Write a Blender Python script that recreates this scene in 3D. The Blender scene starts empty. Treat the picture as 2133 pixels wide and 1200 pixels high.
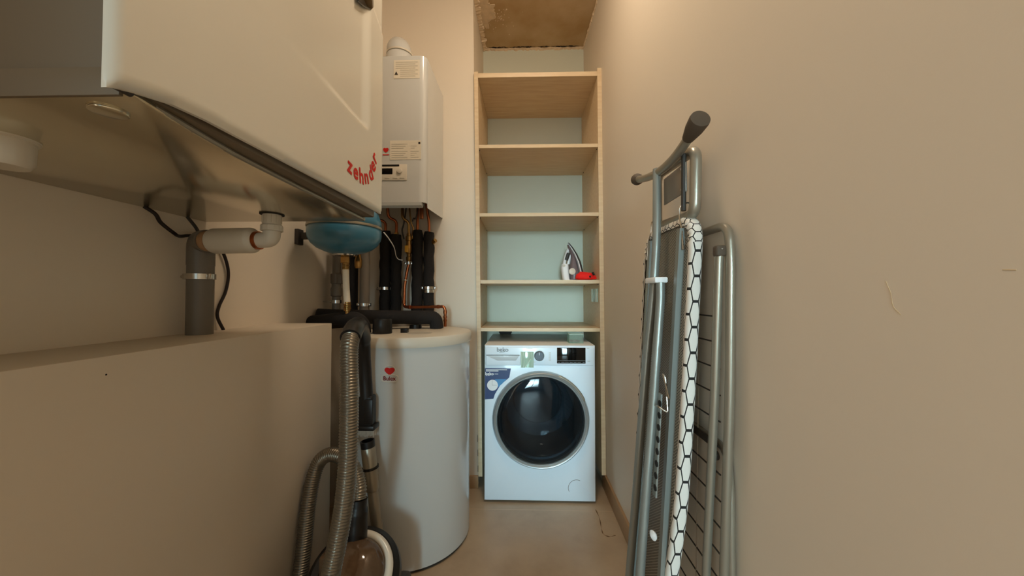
import bpy, bmesh, math, random
from mathutils import Vector, Matrix, noise
random.seed(7)
scene = bpy.context.scene
C = scene.collection
PI = math.pi

# ------------------------------------------------------------------ camera, sky, light, exposure
cam_d = bpy.data.cameras.new('camera')
cam_d.sensor_width = 36.0
cam_d.lens = 731.7 / 2133.0 * 36.0
cam_d.clip_start = 0.02
cam = bpy.data.objects.new('camera', cam_d)
C.objects.link(cam)
_yaw, _pitch, _roll = 0.0268, 0.0218, 0.0005
_f = Vector((-math.sin(_yaw) * math.cos(_pitch), math.cos(_yaw) * math.cos(_pitch), math.sin(_pitch)))
_r = Vector((math.cos(_yaw), math.sin(_yaw), 0.0))
_u = _r.cross(_f)
_r2 = _r * math.cos(_roll) + _u * math.sin(_roll)
_u2 = -_r * math.sin(_roll) + _u * math.cos(_roll)
M = Matrix((_r2, _u2, -_f)).transposed().to_4x4()
M.translation = Vector((0, 0, 1.116))
cam.matrix_world = M
scene.camera = cam

world = bpy.data.worlds.new('world')
scene.world = world
world.use_nodes = True
_bg = world.node_tree.nodes['Background']
_bg.inputs['Color'].default_value = (0.62, 0.85, 0.95, 1)
_bg.inputs['Strength'].default_value = 1.0

def area_light(name, loc, target, sx, sy, energy, color, shape='RECTANGLE'):
    d = bpy.data.lights.new(name, 'AREA')
    d.shape = shape
    d.size = sx
    d.size_y = sy
    d.energy = energy
    d.color = color
    o = bpy.data.objects.new(name, d)
    C.objects.link(o)
    o.location = loc
    o.rotation_euler = (Vector(target) - Vector(loc)).to_track_quat('-Z', 'Y').to_euler()
    return o

XL_ = -1.013
# daylight entering through the glazed door at the far end of the passage behind the camera
DAY = area_light('daylight_through_door', (-0.20, -3.68, 1.15), (0.12, 1.9, 0.75), 0.95, 1.95, 6.6, (0.60, 0.90, 1.0))
DAY.data.spread = math.radians(22)
# added fill towards the right wall, from an invented opening behind the camera
SIDE = area_light('added_side_fill', (XL_ - 0.11, -1.40, 1.05), (0.48, -1.40, 1.05), 0.86, 1.96, 16.4, (1.0, 0.83, 0.64))
# the warm ceiling lamp overhead shines from its own builder below
LAMP_POWER, LAMP_COLOR = 61.0, (1.0, 0.815, 0.617)

scene.view_settings.view_transform = 'Standard'
scene.view_settings.look = 'None'
scene.view_settings.gamma = 1.0
scene.view_settings.use_curve_mapping = False
scene.view_settings.exposure = 0.0

# ------------------------------------------------------------------ helpers
def lin(c):
    out = []
    for v in c:
        v = v / 255.0
        out.append(v / 12.92 if v <= 0.04045 else ((v + 0.055) / 1.055) ** 2.4)
    return (out[0], out[1], out[2], 1.0)

ORG = {}

def set_origin(o, parent):
    me = o.data
    xs = [v.co for v in me.vertices]
    if xs:
        c = Vector(((min(v.x for v in xs) + max(v.x for v in xs)) / 2,
                    (min(v.y for v in xs) + max(v.y for v in xs)) / 2,
                    min(v.z for v in xs)))
    else:
        c = Vector((0, 0, 0))
    me.transform(Matrix.Translation(-c))
    ORG[o.name] = c.copy()
    if parent is not None:
        o.parent = parent
        o.location = c - ORG[parent.name]
    else:
        o.location = c

def obj(name, bm, m, parent=None, angle=38):
    me = bpy.data.meshes.new(name)
    bmesh.ops.recalc_face_normals(bm, faces=bm.faces[:])
    for f in bm.faces:
        f.smooth = True
    bm.to_mesh(me)
    bm.free()
    try:
        me.set_sharp_from_angle(angle=math.radians(angle))
    except Exception:
        pass
    ms = m if isinstance(m, (list, tuple)) else [m]
    for x in ms:
        me.materials.append(x)
    o = bpy.data.objects.new(name, me)
    C.objects.link(o)
    set_origin(o, parent)
    return o

def tag(o, label, cat, group=None):
    o['label'] = label
    o['category'] = cat
    if group:
        o['group'] = group
    return o

def thing(name, label, cat, loc, group=None):
    o = bpy.data.objects.new(name, None)
    o.empty_display_size = 0.05
    C.objects.link(o)
    o.location = loc
    ORG[o.name] = Vector(loc)
    return tag(o, label, cat, group)

def struct(name, bm, m, angle=38):
    o = obj(name, bm, m, None, angle)
    o['kind'] = 'structure'
    return o

def merge(bm, other):
    me = bpy.data.meshes.new('tmp')
    other.to_mesh(me)
    other.free()
    bm.from_mesh(me)
    bpy.data.meshes.remove(me)
    return bm

def new():
    return bmesh.new()

def box(bm, x0, x1, y0, y1, z0, z1, r=0.0, seg=2, mat=0):
    b = bmesh.new()
    bmesh.ops.create_cube(b, size=1.0)
    for v in b.verts:
        v.co = Vector(((x0 + x1) / 2 + v.co.x * (x1 - x0), (y0 + y1) / 2 + v.co.y * (y1 - y0), (z0 + z1) / 2 + v.co.z * (z1 - z0)))
    if r > 0:
        bmesh.ops.bevel(b, geom=b.edges[:], offset=r, segments=seg, profile=0.5, affect='EDGES', clamp_overlap=True)
    for f in b.faces:
        f.material_index = mat
    return merge(bm, b)

def bx(x0, x1, y0, y1, z0, z1, r=0.0, seg=2):
    return box(new(), x0, x1, y0, y1, z0, z1, r, seg)

def prism(bm, pts, axis, a0, a1, r=0.0, seg=2, mat=0):
    """polygon pts (two coordinates) extruded along an axis from a0 to a1"""
    def mk(p, a):
        if axis == 'x': return (a, p[0], p[1])
        if axis == 'y': return (p[0], a, p[1])
        return (p[0], p[1], a)
    b = bmesh.new()
    n = len(pts)
    v0 = [b.verts.new(mk(p, a0)) for p in pts]
    v1 = [b.verts.new(mk(p, a1)) for p in pts]
    b.faces.new(v0)
    b.faces.new(v1[::-1])
    for i in range(n):
        b.faces.new((v0[i], v1[i], v1[(i + 1) % n], v0[(i + 1) % n]))
    bmesh.ops.recalc_face_normals(b, faces=b.faces[:])
    if r > 0:
        es = [e for e in b.edges if e.calc_face_angle(0) > 0.5]
        bmesh.ops.bevel(b, geom=es, offset=r, segments=seg, profile=0.5, affect='EDGES', clamp_overlap=True)
    for f in b.faces:
        f.material_index = mat
    return merge(bm, b)

def smooth(pts, n=8, closed=False):
    P = [Vector(p) for p in pts]
    out = []
    m = len(P)
    last = m if closed else m - 1
    for i in range(last):
        p0 = P[(i - 1) % m] if (closed or i > 0) else P[0] * 2 - P[1]
        p1 = P[i]
        p2 = P[(i + 1) % m]
        p3 = P[(i + 2) % m] if (closed or i + 2 < m) else P[-1] * 2 - P[-2]
        for k in range(n):
            t = k / n
            out.append(0.5 * ((2 * p1) + (-p0 + p2) * t + (2 * p0 - 5 * p1 + 4 * p2 - p3) * t * t + (-p0 + 3 * p1 - 3 * p2 + p3) * t ** 3))
    if not closed:
        out.append(P[-1])
    return out

def fillet(pts, r, n=6):
    """round the corners of a polyline"""
    P = [Vector(p) for p in pts]
    out = [P[0]]
    for i in range(1, len(P) - 1):
        a, b, c = P[i - 1], P[i], P[i + 1]
        d1, d2 = (a - b), (c - b)
        l = min(r, d1.length * 0.49, d2.length * 0.49)
        s, e = b + d1.normalized() * l, b + d2.normalized() * l
        for k in range(n + 1):
            t = k / n
            out.append((1 - t) ** 2 * s + 2 * t * (1 - t) * b + t * t * e)
    out.append(P[-1])
    return out

def tube(bm, pts, rad, seg=14, closed=False, cap=True, mat=0, flat=1.0):
    P = [Vector(p) for p in pts]
    n = len(P)
    R = rad if isinstance(rad, (list, tuple)) else [rad] * n
    T = []
    for i in range(n):
        if closed:
            t = P[(i + 1) % n] - P[(i - 1) % n]
        else:
            t = P[min(i + 1, n - 1)] - P[max(i - 1, 0)]
        T.append(t.normalized() if t.length > 1e-9 else Vector((0, 0, 1)))
    up = Vector((0, 0, 1)) if abs(T[0].z) < 0.9 else Vector((0, 1, 0))
    nrm = (up - T[0] * up.dot(T[0])).normalized()
    rings = []
    for i in range(n):
        nrm = (nrm - T[i] * nrm.dot(T[i]))
        nrm = nrm.normalized() if nrm.length > 1e-9 else T[i].orthogonal().normalized()
        b = T[i].cross(nrm)
        rings.append([bm.verts.new(P[i] + (nrm * math.cos(2 * PI * k / seg) * flat + b * math.sin(2 * PI * k / seg)) * R[i]) for k in range(seg)])
    for i in range(n if closed else n - 1):
        A, B = rings[i], rings[(i + 1) % n]
        for k in range(seg):
            f = bm.faces.new((A[k], A[(k + 1) % seg], B[(k + 1) % seg], B[k]))
            f.material_index = mat
    if cap and not closed:
        for Rg in (rings[0], rings[-1]):
            f = bm.faces.new(Rg)
            f.material_index = mat
    return bm

def lathe(bm, prof, origin, axis=(0, 0, 1), seg=40, mat=0, a0=0.0, a1=2 * PI):
    """prof: list of (radius, height) along axis"""
    ax = Vector(axis).normalized()
    u = ax.orthogonal().normalized()
    v = ax.cross(u)
    o = Vector(origin)
    full = abs((a1 - a0) - 2 * PI) < 1e-6
    ns = seg if full else seg + 1
    rings = []
    for r, h in prof:
        if r < 1e-6:
            rings.append([bm.verts.new(o + ax * h)])
        else:
            rings.append([bm.verts.new(o + ax * h + (u * math.cos(a0 + (a1 - a0) * k / seg) + v * math.sin(a0 + (a1 - a0) * k / seg)) * r) for k in range(ns)])
    for i in range(len(rings) - 1):
        A, B = rings[i], rings[i + 1]
        for k in range(seg):
            k2 = (k + 1) % ns if full else k + 1
            if len(A) == 1 and len(B) == 1:
                continue
            if len(A) == 1:
                f = bm.faces.new((A[0], B[k2], B[k]))
            elif len(B) == 1:
                f = bm.faces.new((A[k], A[k2], B[0]))
            else:
                f = bm.faces.new((A[k], A[k2], B[k2], B[k]))
            f.material_index = mat
    return bm

def cyl(bm, p0, p1, r, r2=None, seg=24, bev=0.0, mat=0):
    p0, p1 = Vector(p0), Vector(p1)
    L = (p1 - p0).length
    r2 = r if r2 is None else r2
    if bev > 0:
        prof = [(0, 0), (r - bev, 0), (r - bev * 0.3, bev * 0.3), (r, bev), (r2, L - bev), (r2 - bev * 0.3, L - bev * 0.3), (r2 - bev, L), (0, L)]
    else:
        prof = [(0, 0), (r, 0), (r2, L), (0, L)]
    return lathe(bm, prof, p0, p1 - p0, seg, mat)

def text_mesh(s, size=1.0, bold=0.0):
    cu = bpy.data.curves.new('lettering', 'FONT')
    cu.body = s
    cu.size = size
    cu.align_x = 'CENTER'
    cu.align_y = 'CENTER'
    cu.offset = bold
    o = bpy.data.objects.new('lettering', cu)
    C.objects.link(o)
    dg = bpy.context.evaluated_depsgraph_get()
    dg.update()
    me = bpy.data.meshes.new_from_object(o.evaluated_get(dg))
    V = [v.co.copy() for v in me.vertices]
    mid = Vector(((min(v.x for v in V) + max(v.x for v in V)) / 2, (min(v.y for v in V) + max(v.y for v in V)) / 2, 0))
    V = [v - mid for v in V]
    F = [tuple(p.vertices) for p in me.polygons]
    bpy.data.objects.remove(o)
    bpy.data.curves.remove(cu)
    bpy.data.meshes.remove(me)
    return V, F

def put_text(bm, s, size, fn, bold=0.0, out=(0, -1, 0)):
    V, F = text_mesh(s, size)
    strikes = [(0, 0)] if bold <= 0 else [(bold * math.cos(PI * k / 4), bold * math.sin(PI * k / 4)) for k in range(8)] + [(0, 0)]
    for n_, (du, dv) in enumerate(strikes):
        vs = [bm.verts.new(Vector(fn(v.x + du, v.y + dv)) + Vector(out) * (n_ * 0.00004)) for v in V]
        for f in F:
            try:
                bm.faces.new([vs[i] for i in f])
            except ValueError:
                pass
    return bm

# ------------------------------------------------------------------ materials
def nodes(m):
    return m.node_tree.nodes, m.node_tree.links

def mat(name, rgb, rough=0.5, metal=0.0, var=0.05, scale=6.0, bump=0.0, bscale=60.0, coat=0.0, trans=0.0, alpha=1.0, ior=1.45, spec=0.5):
    m = bpy.data.materials.new(name)
    m.use_nodes = True
    N, L = nodes(m)
    b = N['Principled BSDF']
    c = lin(rgb)
    b.inputs['Roughness'].default_value = rough
    b.inputs['Metallic'].default_value = metal
    b.inputs['Coat Weight'].default_value = coat
    b.inputs['Coat Roughness'].default_value = 0.05
    b.inputs['Transmission Weight'].default_value = trans
    b.inputs['IOR'].default_value = ior
    b.inputs['Alpha'].default_value = alpha
    b.inputs['Specular IOR Level'].default_value = spec
    geo = N.new('ShaderNodeNewGeometry')
    nz = N.new('ShaderNodeTexNoise')
    nz.inputs['Scale'].default_value = scale
    nz.inputs['Detail'].default_value = 4
    L.new(geo.outputs['Position'], nz.inputs['Vector'])
    mx = N.new('ShaderNodeMix')
    mx.data_type = 'RGBA'
    mx.inputs['A'].default_value = tuple(v * (1 - var) for v in c[:3]) + (1,)
    mx.inputs['B'].default_value = tuple(min(1, v * (1 + var)) for v in c[:3]) + (1,)
    L.new(nz.outputs['Fac'], mx.inputs['Factor'])
    L.new(mx.outputs['Result'], b.inputs['Base Color'])
    if bump > 0:
        n2 = N.new('ShaderNodeTexNoise')
        n2.inputs['Scale'].default_value = bscale
        n2.inputs['Detail'].default_value = 5
        L.new(geo.outputs['Position'], n2.inputs['Vector'])
        bp = N.new('ShaderNodeBump')
        bp.inputs['Strength'].default_value = bump
        bp.inputs['Distance'].default_value = 0.002
        L.new(n2.outputs['Fac'], bp.inputs['Height'])
        L.new(bp.outputs['Normal'], b.inputs['Normal'])
    return m

WALL = (226, 214, 196)
m_wall = mat('painted_plaster', WALL, 0.62, var=0.025, scale=1.5, bump=0.12, bscale=90)
m_backwall = mat('niche_plaster', (218, 222, 206), 0.6, var=0.02, scale=2, bump=0.1, bscale=80)
m_box = mat('painted_board', (212, 200, 182), 0.5, var=0.02, scale=2, bump=0.05, bscale=90)
m_base = mat('skirting_tile', (176, 142, 104), 0.35, var=0.10, scale=9)
m_white_gloss = mat('white_lacquer', (220, 216, 204), 0.22, var=0.01, coat=0.3)
m_white_enamel = mat('white_enamel', (204, 205, 202), 0.18, var=0.01, coat=0.35)
m_washer = mat('washer_white', (230, 243, 254), 0.3, var=0.008, coat=0.2)
m_casing = mat('grey_casing', (112, 98, 80), 0.45, var=0.03)
m_galv = mat('galvanised_sheet', (214, 206, 184), 0.17, metal=0.85, var=0.05, scale=18, bump=0.05, bscale=30)
m_wplastic = mat('white_plastic', (214, 206, 190), 0.4, var=0.02)
m_gpvc = mat('grey_pvc', (112, 105, 95), 0.42, var=0.03)
m_dgrey = mat('dark_grey_plastic', (58, 54, 50), 0.5, var=0.04)
m_black = mat('black_plastic', (22, 21, 21), 0.38, var=0.05)
m_foam = mat('black_pipe_foam', (30, 27, 26), 0.88, var=0.15, scale=40, bump=0.5, bscale=260)
m_rubber = mat('brown_grey_rubber', (84, 72, 60), 0.65, var=0.05)
m_copper = mat('copper', (178, 104, 66), 0.3, metal=1.0, var=0.12, scale=30)
m_brass = mat('brass', (158, 124, 74), 0.28, metal=1.0, var=0.1, scale=40)
m_steel = mat('steel', (196, 192, 184), 0.25, metal=1.0, var=0.04)
m_chrome = mat('chrome', (205, 208, 210), 0.16, metal=1.0, var=0.02)
m_silver = mat('silver_paint', (160, 154, 140), 0.34, metal=0.6, var=0.03)
m_bsilver = mat('grey_metal_paint', (146, 150, 145), 0.36, metal=0.5, var=0.03)
m_hose = mat('silver_hose', (128, 120, 106), 0.30, metal=0.75, var=0.04)
m_blue = mat('blue_vessel_paint', (62, 122, 152), 0.3, var=0.04, coat=0.3)
m_red = mat('red_print', (200, 24, 18), 0.45, var=0.02)
m_redcloth = mat('red_cloth', (232, 30, 22), 0.8, var=0.08, scale=30, bump=0.5, bscale=120)
m_dblack = mat('black_gloss', (8, 9, 10), 0.06, var=0.02, coat=0.5)
m_greyprint = mat('grey_print', (126, 130, 134), 0.5)
m_lgreyprint = mat('pale_grey_print', (192, 186, 172), 0.5)
m_navy = mat('navy_sticker', (28, 52, 104), 0.35, var=0.1, scale=12)
m_skyblue = mat('light_blue_print', (64, 134, 188), 0.4)
m_whiteprint = mat('white_print', (236, 238, 240), 0.45)
m_label = mat('paper_label', (224, 216, 198), 0.5, var=0.02)
m_knob = mat('slate_knob', (86, 96, 106), 0.35, var=0.02)
m_purple = mat('plum_plastic', (112, 98, 100), 0.3, var=0.03)
m_cable = mat('black_cable', (26, 14, 12), 0.5)
m_dark = mat('dark_gap', (24, 22, 20), 0.8)
m_crack = mat('wall_scuff', (204, 180, 142), 0.8)
m_plaster = mat('crumbling_plaster', (224, 202, 172), 0.9, var=0.25, scale=40, bump=0.8, bscale=60)
m_bristle = mat('pale_bristles', (186, 178, 166), 0.7, var=0.3, scale=200)
def glass_mat(name, rgb, rough=0.03, t=0.6, through=None):
    """thin clear plastic: part see-through, part glossy"""
    m = bpy.data.materials.new(name)
    m.use_nodes = True
    N, L = nodes(m)
    b = N['Principled BSDF']
    b.inputs['Base Color'].default_value = lin(rgb)
    b.inputs['Roughness'].default_value = rough
    b.inputs['Coat Weight'].default_value = 0.6
    tr = N.new('ShaderNodeBsdfTransparent')
    nz = N.new('ShaderNodeTexNoise')
    nz.inputs['Scale'].default_value = 25
    mp = N.new('ShaderNodeMapRange')
    mp.inputs['To Min'].default_value = max(0, t - 0.08)
    mp.inputs['To Max'].default_value = min(1, t + 0.08)
    L.new(nz.outputs['Fac'], mp.inputs['Value'])
    tr.inputs['Color'].default_value = lin(through or tuple(min(255, v + 30) for v in rgb))
    mx = N.new('ShaderNodeMixShader')
    L.new(mp.outputs['Result'], mx.inputs['Fac'])
    L.new(b.outputs['BSDF'], mx.inputs[1])
    L.new(tr.outputs['BSDF'], mx.inputs[2])
    L.new(mx.outputs['Shader'], N['Material Output'].inputs['Surface'])
    return m

m_clear = glass_mat('clear_plastic', (214, 224, 218), 0.05, 0.86)
m_film = glass_mat('clear_film', (206, 222, 208), 0.08, 0.5)
m_doorglass = glass_mat('tinted_door_glass', (12, 14, 16), 0.04, 0.55, (196, 208, 214))
m_bowl = glass_mat('door_bowl_glass', (120, 140, 150), 0.05, 0.80)
m_bin = glass_mat('smoked_clear_plastic', (122, 98, 76), 0.06, 0.45)

def wood_mat():
    m = bpy.data.materials.new('pale_birch_board')
    m.use_nodes = True
    N, L = nodes(m)
    b = N['Principled BSDF']
    b.inputs['Roughness'].default_value = 0.45
    geo = N.new('ShaderNodeNewGeometry')
    mp = N.new('ShaderNodeMapping')
    mp.inputs['Scale'].default_value = (3, 30, 30)
    L.new(geo.outputs['Position'], mp.inputs['Vector'])
    nz = N.new('ShaderNodeTexNoise')
    nz.inputs['Scale'].default_value = 2.2
    nz.inputs['Detail'].default_value = 6
    L.new(mp.outputs['Vector'], nz.inputs['Vector'])
    cr = N.new('ShaderNodeValToRGB')
    cr.color_ramp.elements[0].position = 0.3
    cr.color_ramp.elements[0].color = lin((210, 182, 144))
    cr.color_ramp.elements[1].position = 0.7
    cr.color_ramp.elements[1].color = lin((224, 202, 166))
    L.new(nz.outputs['Fac'], cr.inputs['Fac'])
    L.new(cr.outputs['Color'], b.inputs['Base Color'])
    return m
m_wood = wood_mat()

def floor_mat():
    m = bpy.data.materials.new('beige_floor_tile')
    m.use_nodes = True
    N, L = nodes(m)
    b = N['Principled BSDF']
    b.inputs['Roughness'].default_value = 0.32
    geo = N.new('ShaderNodeNewGeometry')
    sep = N.new('ShaderNodeSeparateXYZ')
    L.new(geo.outputs['Position'], sep.inputs['Vector'])
    def math_(op, a, bb=None):
        n = N.new('ShaderNodeMath')
        n.operation = op
        for i, v in enumerate((a, bb)):
            if v is None: continue
            if isinstance(v, (int, float)): n.inputs[i].default_value = v
            else: L.new(v, n.inputs[i])
        return n.outputs[0]
    def joint(out, off, pitch):
        a = math_('ADD', out, -off + pitch * 20 + pitch / 2)
        a = math_('MODULO', a, pitch)
        a = math_('ABSOLUTE', math_('SUBTRACT', a, pitch / 2))
        return math_('LESS_THAN', a, 0.0022)
    j = math_('MAXIMUM', joint(sep.outputs['Y'], 1.857, 0.6), joint(sep.outputs['X'], 0.62, 1.2))
    n1 = N.new('ShaderNodeTexNoise')
    n1.inputs['Scale'].default_value = 3.0
    n1.inputs['Detail'].default_value = 8
    n1.inputs['Roughness'].default_value = 0.62
    L.new(geo.outputs['Position'], n1.inputs['Vector'])
    cr = N.new('ShaderNodeValToRGB')
    cr.color_ramp.elements[0].position = 0.3
    cr.color_ramp.elements[0].color = lin((168, 146, 120))
    cr.color_ramp.elements[1].position = 0.72
    cr.color_ramp.elements[1].color = lin((196, 174, 146))
    L.new(n1.outputs['Fac'], cr.inputs['Fac'])
    mx = N.new('ShaderNodeMix')
    mx.data_type = 'RGBA'
    L.new(j, mx.inputs['Factor'])
    L.new(cr.outputs['Color'], mx.inputs['A'])
    mx.inputs['B'].default_value = lin((200, 176, 146))
    L.new(mx.outputs['Result'], b.inputs['Base Color'])
    return m
m_floor = floor_mat()

def ceiling_mat():
    m = bpy.data.materials.new('raw_plaster_ceiling')
    m.use_nodes = True
    N, L = nodes(m)
    b = N['Principled BSDF']
    b.inputs['Roughness'].default_value = 0.9
    geo = N.new('ShaderNodeNewGeometry')
    n1 = N.new('ShaderNodeTexNoise')
    n1.inputs['Scale'].default_value = 5
    n1.inputs['Detail'].default_value = 7
    L.new(geo.outputs['Position'], n1.inputs['Vector'])
    cr = N.new('ShaderNodeValToRGB')
    cr.color_ramp.elements[0].position = 0.35
    cr.color_ramp.elements[0].color = lin((186, 156, 112))
    cr.color_ramp.elements[1].position = 0.7
    cr.color_ramp.elements[1].color = lin((208, 184, 148))
    L.new(n1.outputs['Fac'], cr.inputs['Fac'])
    L.new(cr.outputs['Color'], b.inputs['Base Color'])
    bp = N.new('ShaderNodeBump')
    bp.inputs['Strength'].default_value = 0.6
    bp.inputs['Distance'].default_value = 0.01
    L.new(n1.outputs['Fac'], bp.inputs['Height'])
    L.new(bp.outputs['Normal'], b.inputs['Normal'])
    return m
m_ceil = ceiling_mat()

def hex_mat():
    """white cotton printed with black hexagon outlines, laid out in the cover's own UV"""
    m = bpy.data.materials.new('hexagon_print_cotton')
    m.use_nodes = True
    N, L = nodes(m)
    b = N['Principled BSDF']
    b.inputs['Roughness'].default_value = 0.8
    uv = N.new('ShaderNodeUVMap')
    def vm(op, a, bb=None):
        n = N.new('ShaderNodeVectorMath')
        n.operation = op
        for i, v in enumerate((a, bb)):
            if v is None: continue
            if isinstance(v, tuple): n.inputs[i].default_value = v
            else: L.new(v, n.inputs[i])
        return n
    def mm(op, a, bb=None):
        n = N.new('ShaderNodeMath')
        n.operation = op
        for i, v in enumerate((a, bb)):
            if v is None: continue
            if isinstance(v, (int, float)): n.inputs[i].default_value = v
            else: L.new(v, n.inputs[i])
        return n.outputs[0]
    p = vm('ADD', uv.outputs['UV'], (100.0 * 1.0, 100.0 * 1.7320508, 0)).outputs['Vector']
    r, h = (1.0, 1.7320508, 1.0), (0.5, 0.8660254, 0.0)
    a = vm('SUBTRACT', vm('MODULO', p, r).outputs['Vector'], h).outputs['Vector']
    c = vm('SUBTRACT', vm('MODULO', vm('SUBTRACT', p, h).outputs['Vector'], r).outputs['Vector'], h).outputs['Vector']
    da = vm('DOT_PRODUCT', a, a).outputs['Value']
    dc = vm('DOT_PRODUCT', c, c).outputs['Value']
    sel = mm('LESS_THAN', da, dc)
    mx = N.new('ShaderNodeMix')
    mx.data_type = 'VECTOR'
    L.new(sel, mx.inputs['Factor'])
    L.new(c, mx.inputs[4])
    L.new(a, mx.inputs[5])
    g = vm('ABSOLUTE', mx.outputs[1]).outputs['Vector']
    s = N.new('ShaderNodeSeparateXYZ')
    L.new(g, s.inputs[0])
    d = vm('DOT_PRODUCT', g, (0.5, 0.8660254, 0.0)).outputs['Value']
    e = mm('SUBTRACT', 0.5, mm('MAXIMUM', d, s.outputs['X']))
    line = mm('LESS_THAN', e, 0.055)
    cm = N.new('ShaderNodeMix')
    cm.data_type = 'RGBA'
    L.new(line, cm.inputs['Factor'])
    cm.inputs['A'].default_value = lin((226, 222, 214))
    cm.inputs['B'].default_value = lin((22, 21, 20))
    L.new(cm.outputs['Result'], b.inputs['Base Color'])
    return m
m_hex = hex_mat()

def mesh_mat():
    """expanded metal: slanted diamond openings over a dark padding"""
    m = bpy.data.materials.new('expanded_metal_mesh')
    m.use_nodes = True
    N, L = nodes(m)
    b = N['Principled BSDF']
    geo = N.new('ShaderNodeNewGeometry')
    sep = N.new('ShaderNodeSeparateXYZ')
    L.new(geo.outputs['Position'], sep.inputs['Vector'])
    def mm(op, a, bb=None):
        n = N.new('ShaderNodeMath')
        n.operation = op
        for i, v in enumerate((a, bb)):
            if v is None: continue
            if isinstance(v, (int, float)): n.inputs[i].default_value = v
            else: L.new(v, n.inputs[i])
        return n.outputs[0]
    y = mm('MULTIPLY', sep.outputs['Y'], 330.0)
    z = mm('MULTIPLY', sep.outputs['Z'], 420.0)
    s1 = mm('ABSOLUTE', mm('SINE', mm('ADD', y, z)))
    s2 = mm('ABSOLUTE', mm('SINE', mm('SUBTRACT', y, z)))
    w = mm('LESS_THAN', mm('MINIMUM', s1, s2), 0.42)
    cm = N.new('ShaderNodeMix')
    cm.data_type = 'RGBA'
    L.new(w, cm.inputs['Factor'])
    cm.inputs['A'].default_value = lin((52, 44, 34))
    cm.inputs['B'].default_value = lin((158, 152, 136))
    L.new(cm.outputs['Result'], b.inputs['Base Color'])
    b.inputs['Roughness'].default_value = 0.45
    bp = N.new('ShaderNodeBump')
    bp.inputs['Strength'].default_value = 0.7
    bp.inputs['Distance'].default_value = 0.001
    L.new(w, bp.inputs['Height'])
    L.new(bp.outputs['Normal'], b.inputs['Normal'])
    return m
m_mesh = mesh_mat()

# ------------------------------------------------------------------ the room
XL, XR, YB, YW, ZC = -1.013, 0.484, 2.526, 2.06, 2.92
Y0 = -3.60
struct('floor', bx(XL - 0.1, XR + 0.1, Y0 - 0.1, YB + 0.1, -0.10, 0.0), m_floor)
struct('ceiling', bx(XL - 0.1, XR + 0.1, Y0 - 0.1, YW, ZC, ZC + 0.1), m_wall)
struct('ceiling_niche', bx(XL - 0.1, XR + 0.1, YW, YB + 0.1, ZC, ZC + 0.1), m_ceil)
wl = new()
box(wl, XL - 0.1, XL, -0.95, YW + 0.02, 0, ZC)
box(wl, XL - 0.1, XL, Y0, -1.85, 0, ZC)
box(wl, XL - 0.1, XL, -1.85, -0.95, 2.05, ZC)  # wall above the unseen opening added for the side fill
struct('wall_left', wl, m_wall)
fr2 = new()
for a in ((-1.89, -1.85, 0, 2.09), (-0.95, -0.91, 0, 2.09), (-1.89, -0.91, 2.05, 2.09)):
    box(fr2, XL - 0.002, XL + 0.012, a[0], a[1], a[2], a[3], 0.003)
struct('added_side_opening', fr2, m_wplastic)  # invented frame round the opening that the side fill shines through
# the wall that carries the boiler; its end forms the left flank of the shelf niche
def hexa(bm, low, high, z0, z1):
    n = len(low)
    a = [bm.verts.new((p[0], p[1], z0)) for p in low]
    b = [bm.verts.new((p[0], p[1], z1)) for p in high]
    bm.faces.new(a)
    bm.faces.new(b[::-1])
    for i in range(n):
        bm.faces.new((a[i], b[i], b[(i + 1) % n], a[(i + 1) % n]))
    return bm
struct('wall_boiler', hexa(new(), [(XL - 0.1, YW), (-0.250, YW), (-0.276, YB + 0.1), (XL - 0.1, YB + 0.1)], [(XL - 0.1, YW), (-0.2894, YW), (-0.278, YB + 0.1), (XL - 0.1, YB + 0.1)], 0, ZC), m_wall)
struct('wall_back', bx(-0.29, XR + 0.1, YB, YB + 0.1, 0, ZC), m_backwall)
def wallx(z):              # the right wall leans inward a little towards the ceiling
    return 0.487 - 0.0075 * z
wr = struct('wall_right', hexa(new(), [(wallx(0), Y0), (wallx(0), YW), (0.478, YB + 0.02), (XR + 0.1, YB + 0.02), (XR + 0.1, Y0)], [(wallx(ZC), Y0), (wallx(ZC), YW), (0.450, YB + 0.02), (XR + 0.1, YB + 0.02), (XR + 0.1, Y0)], 0, ZC), m_wall)
# wall behind the camera with the glazed door that lets the daylight in
wb = new()
box(wb, XL - 0.1, -0.50, Y0 - 0.1, Y0, 0, ZC)
box(wb, 0.40, XR + 0.1, Y0 - 0.1, Y0, 0, ZC)
box(wb, -0.50, 0.40, Y0 - 0.1, Y0, 2.06, ZC)
struct('wall_front', wb, m_wall)
dr = new()
for a in ((-0.50, -0.44, 0, 2.06), (0.34, 0.40, 0, 2.06), (-0.44, 0.34, 2.0, 2.06), (-0.44, 0.34, 0, 0.12), (-0.07, -0.03, 0.12, 2.0)):
    box(dr, a[0], a[1], Y0 - 0.08, Y0 - 0.02, a[2], a[3], 0.004)
struct('door_1', dr, m_wplastic)

# low boxed-in ledge along the left wall
ld = struct('wall_ledge', bx(XL, -0.7865, -0.6, 1.441, 0, 1.001, 0.0025, 2), m_box)
_h = obj('nail_hole', cyl(new(), (-0.7864, 0.648, 0.966), (-0.7860, 0.648, 0.966), 0.0016, seg=10), m_dark, ld)

# skirting tiles
struct('baseboard_right', bx(0.474, XR + 0.004, Y0, 2.10, 0, 0.090, 0.002), m_base)
struct('baseboard_boiler_wall', bx(XL, -0.249, YW - 0.011, YW + 0.002, 0, 0.072, 0.002), m_base)

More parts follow.
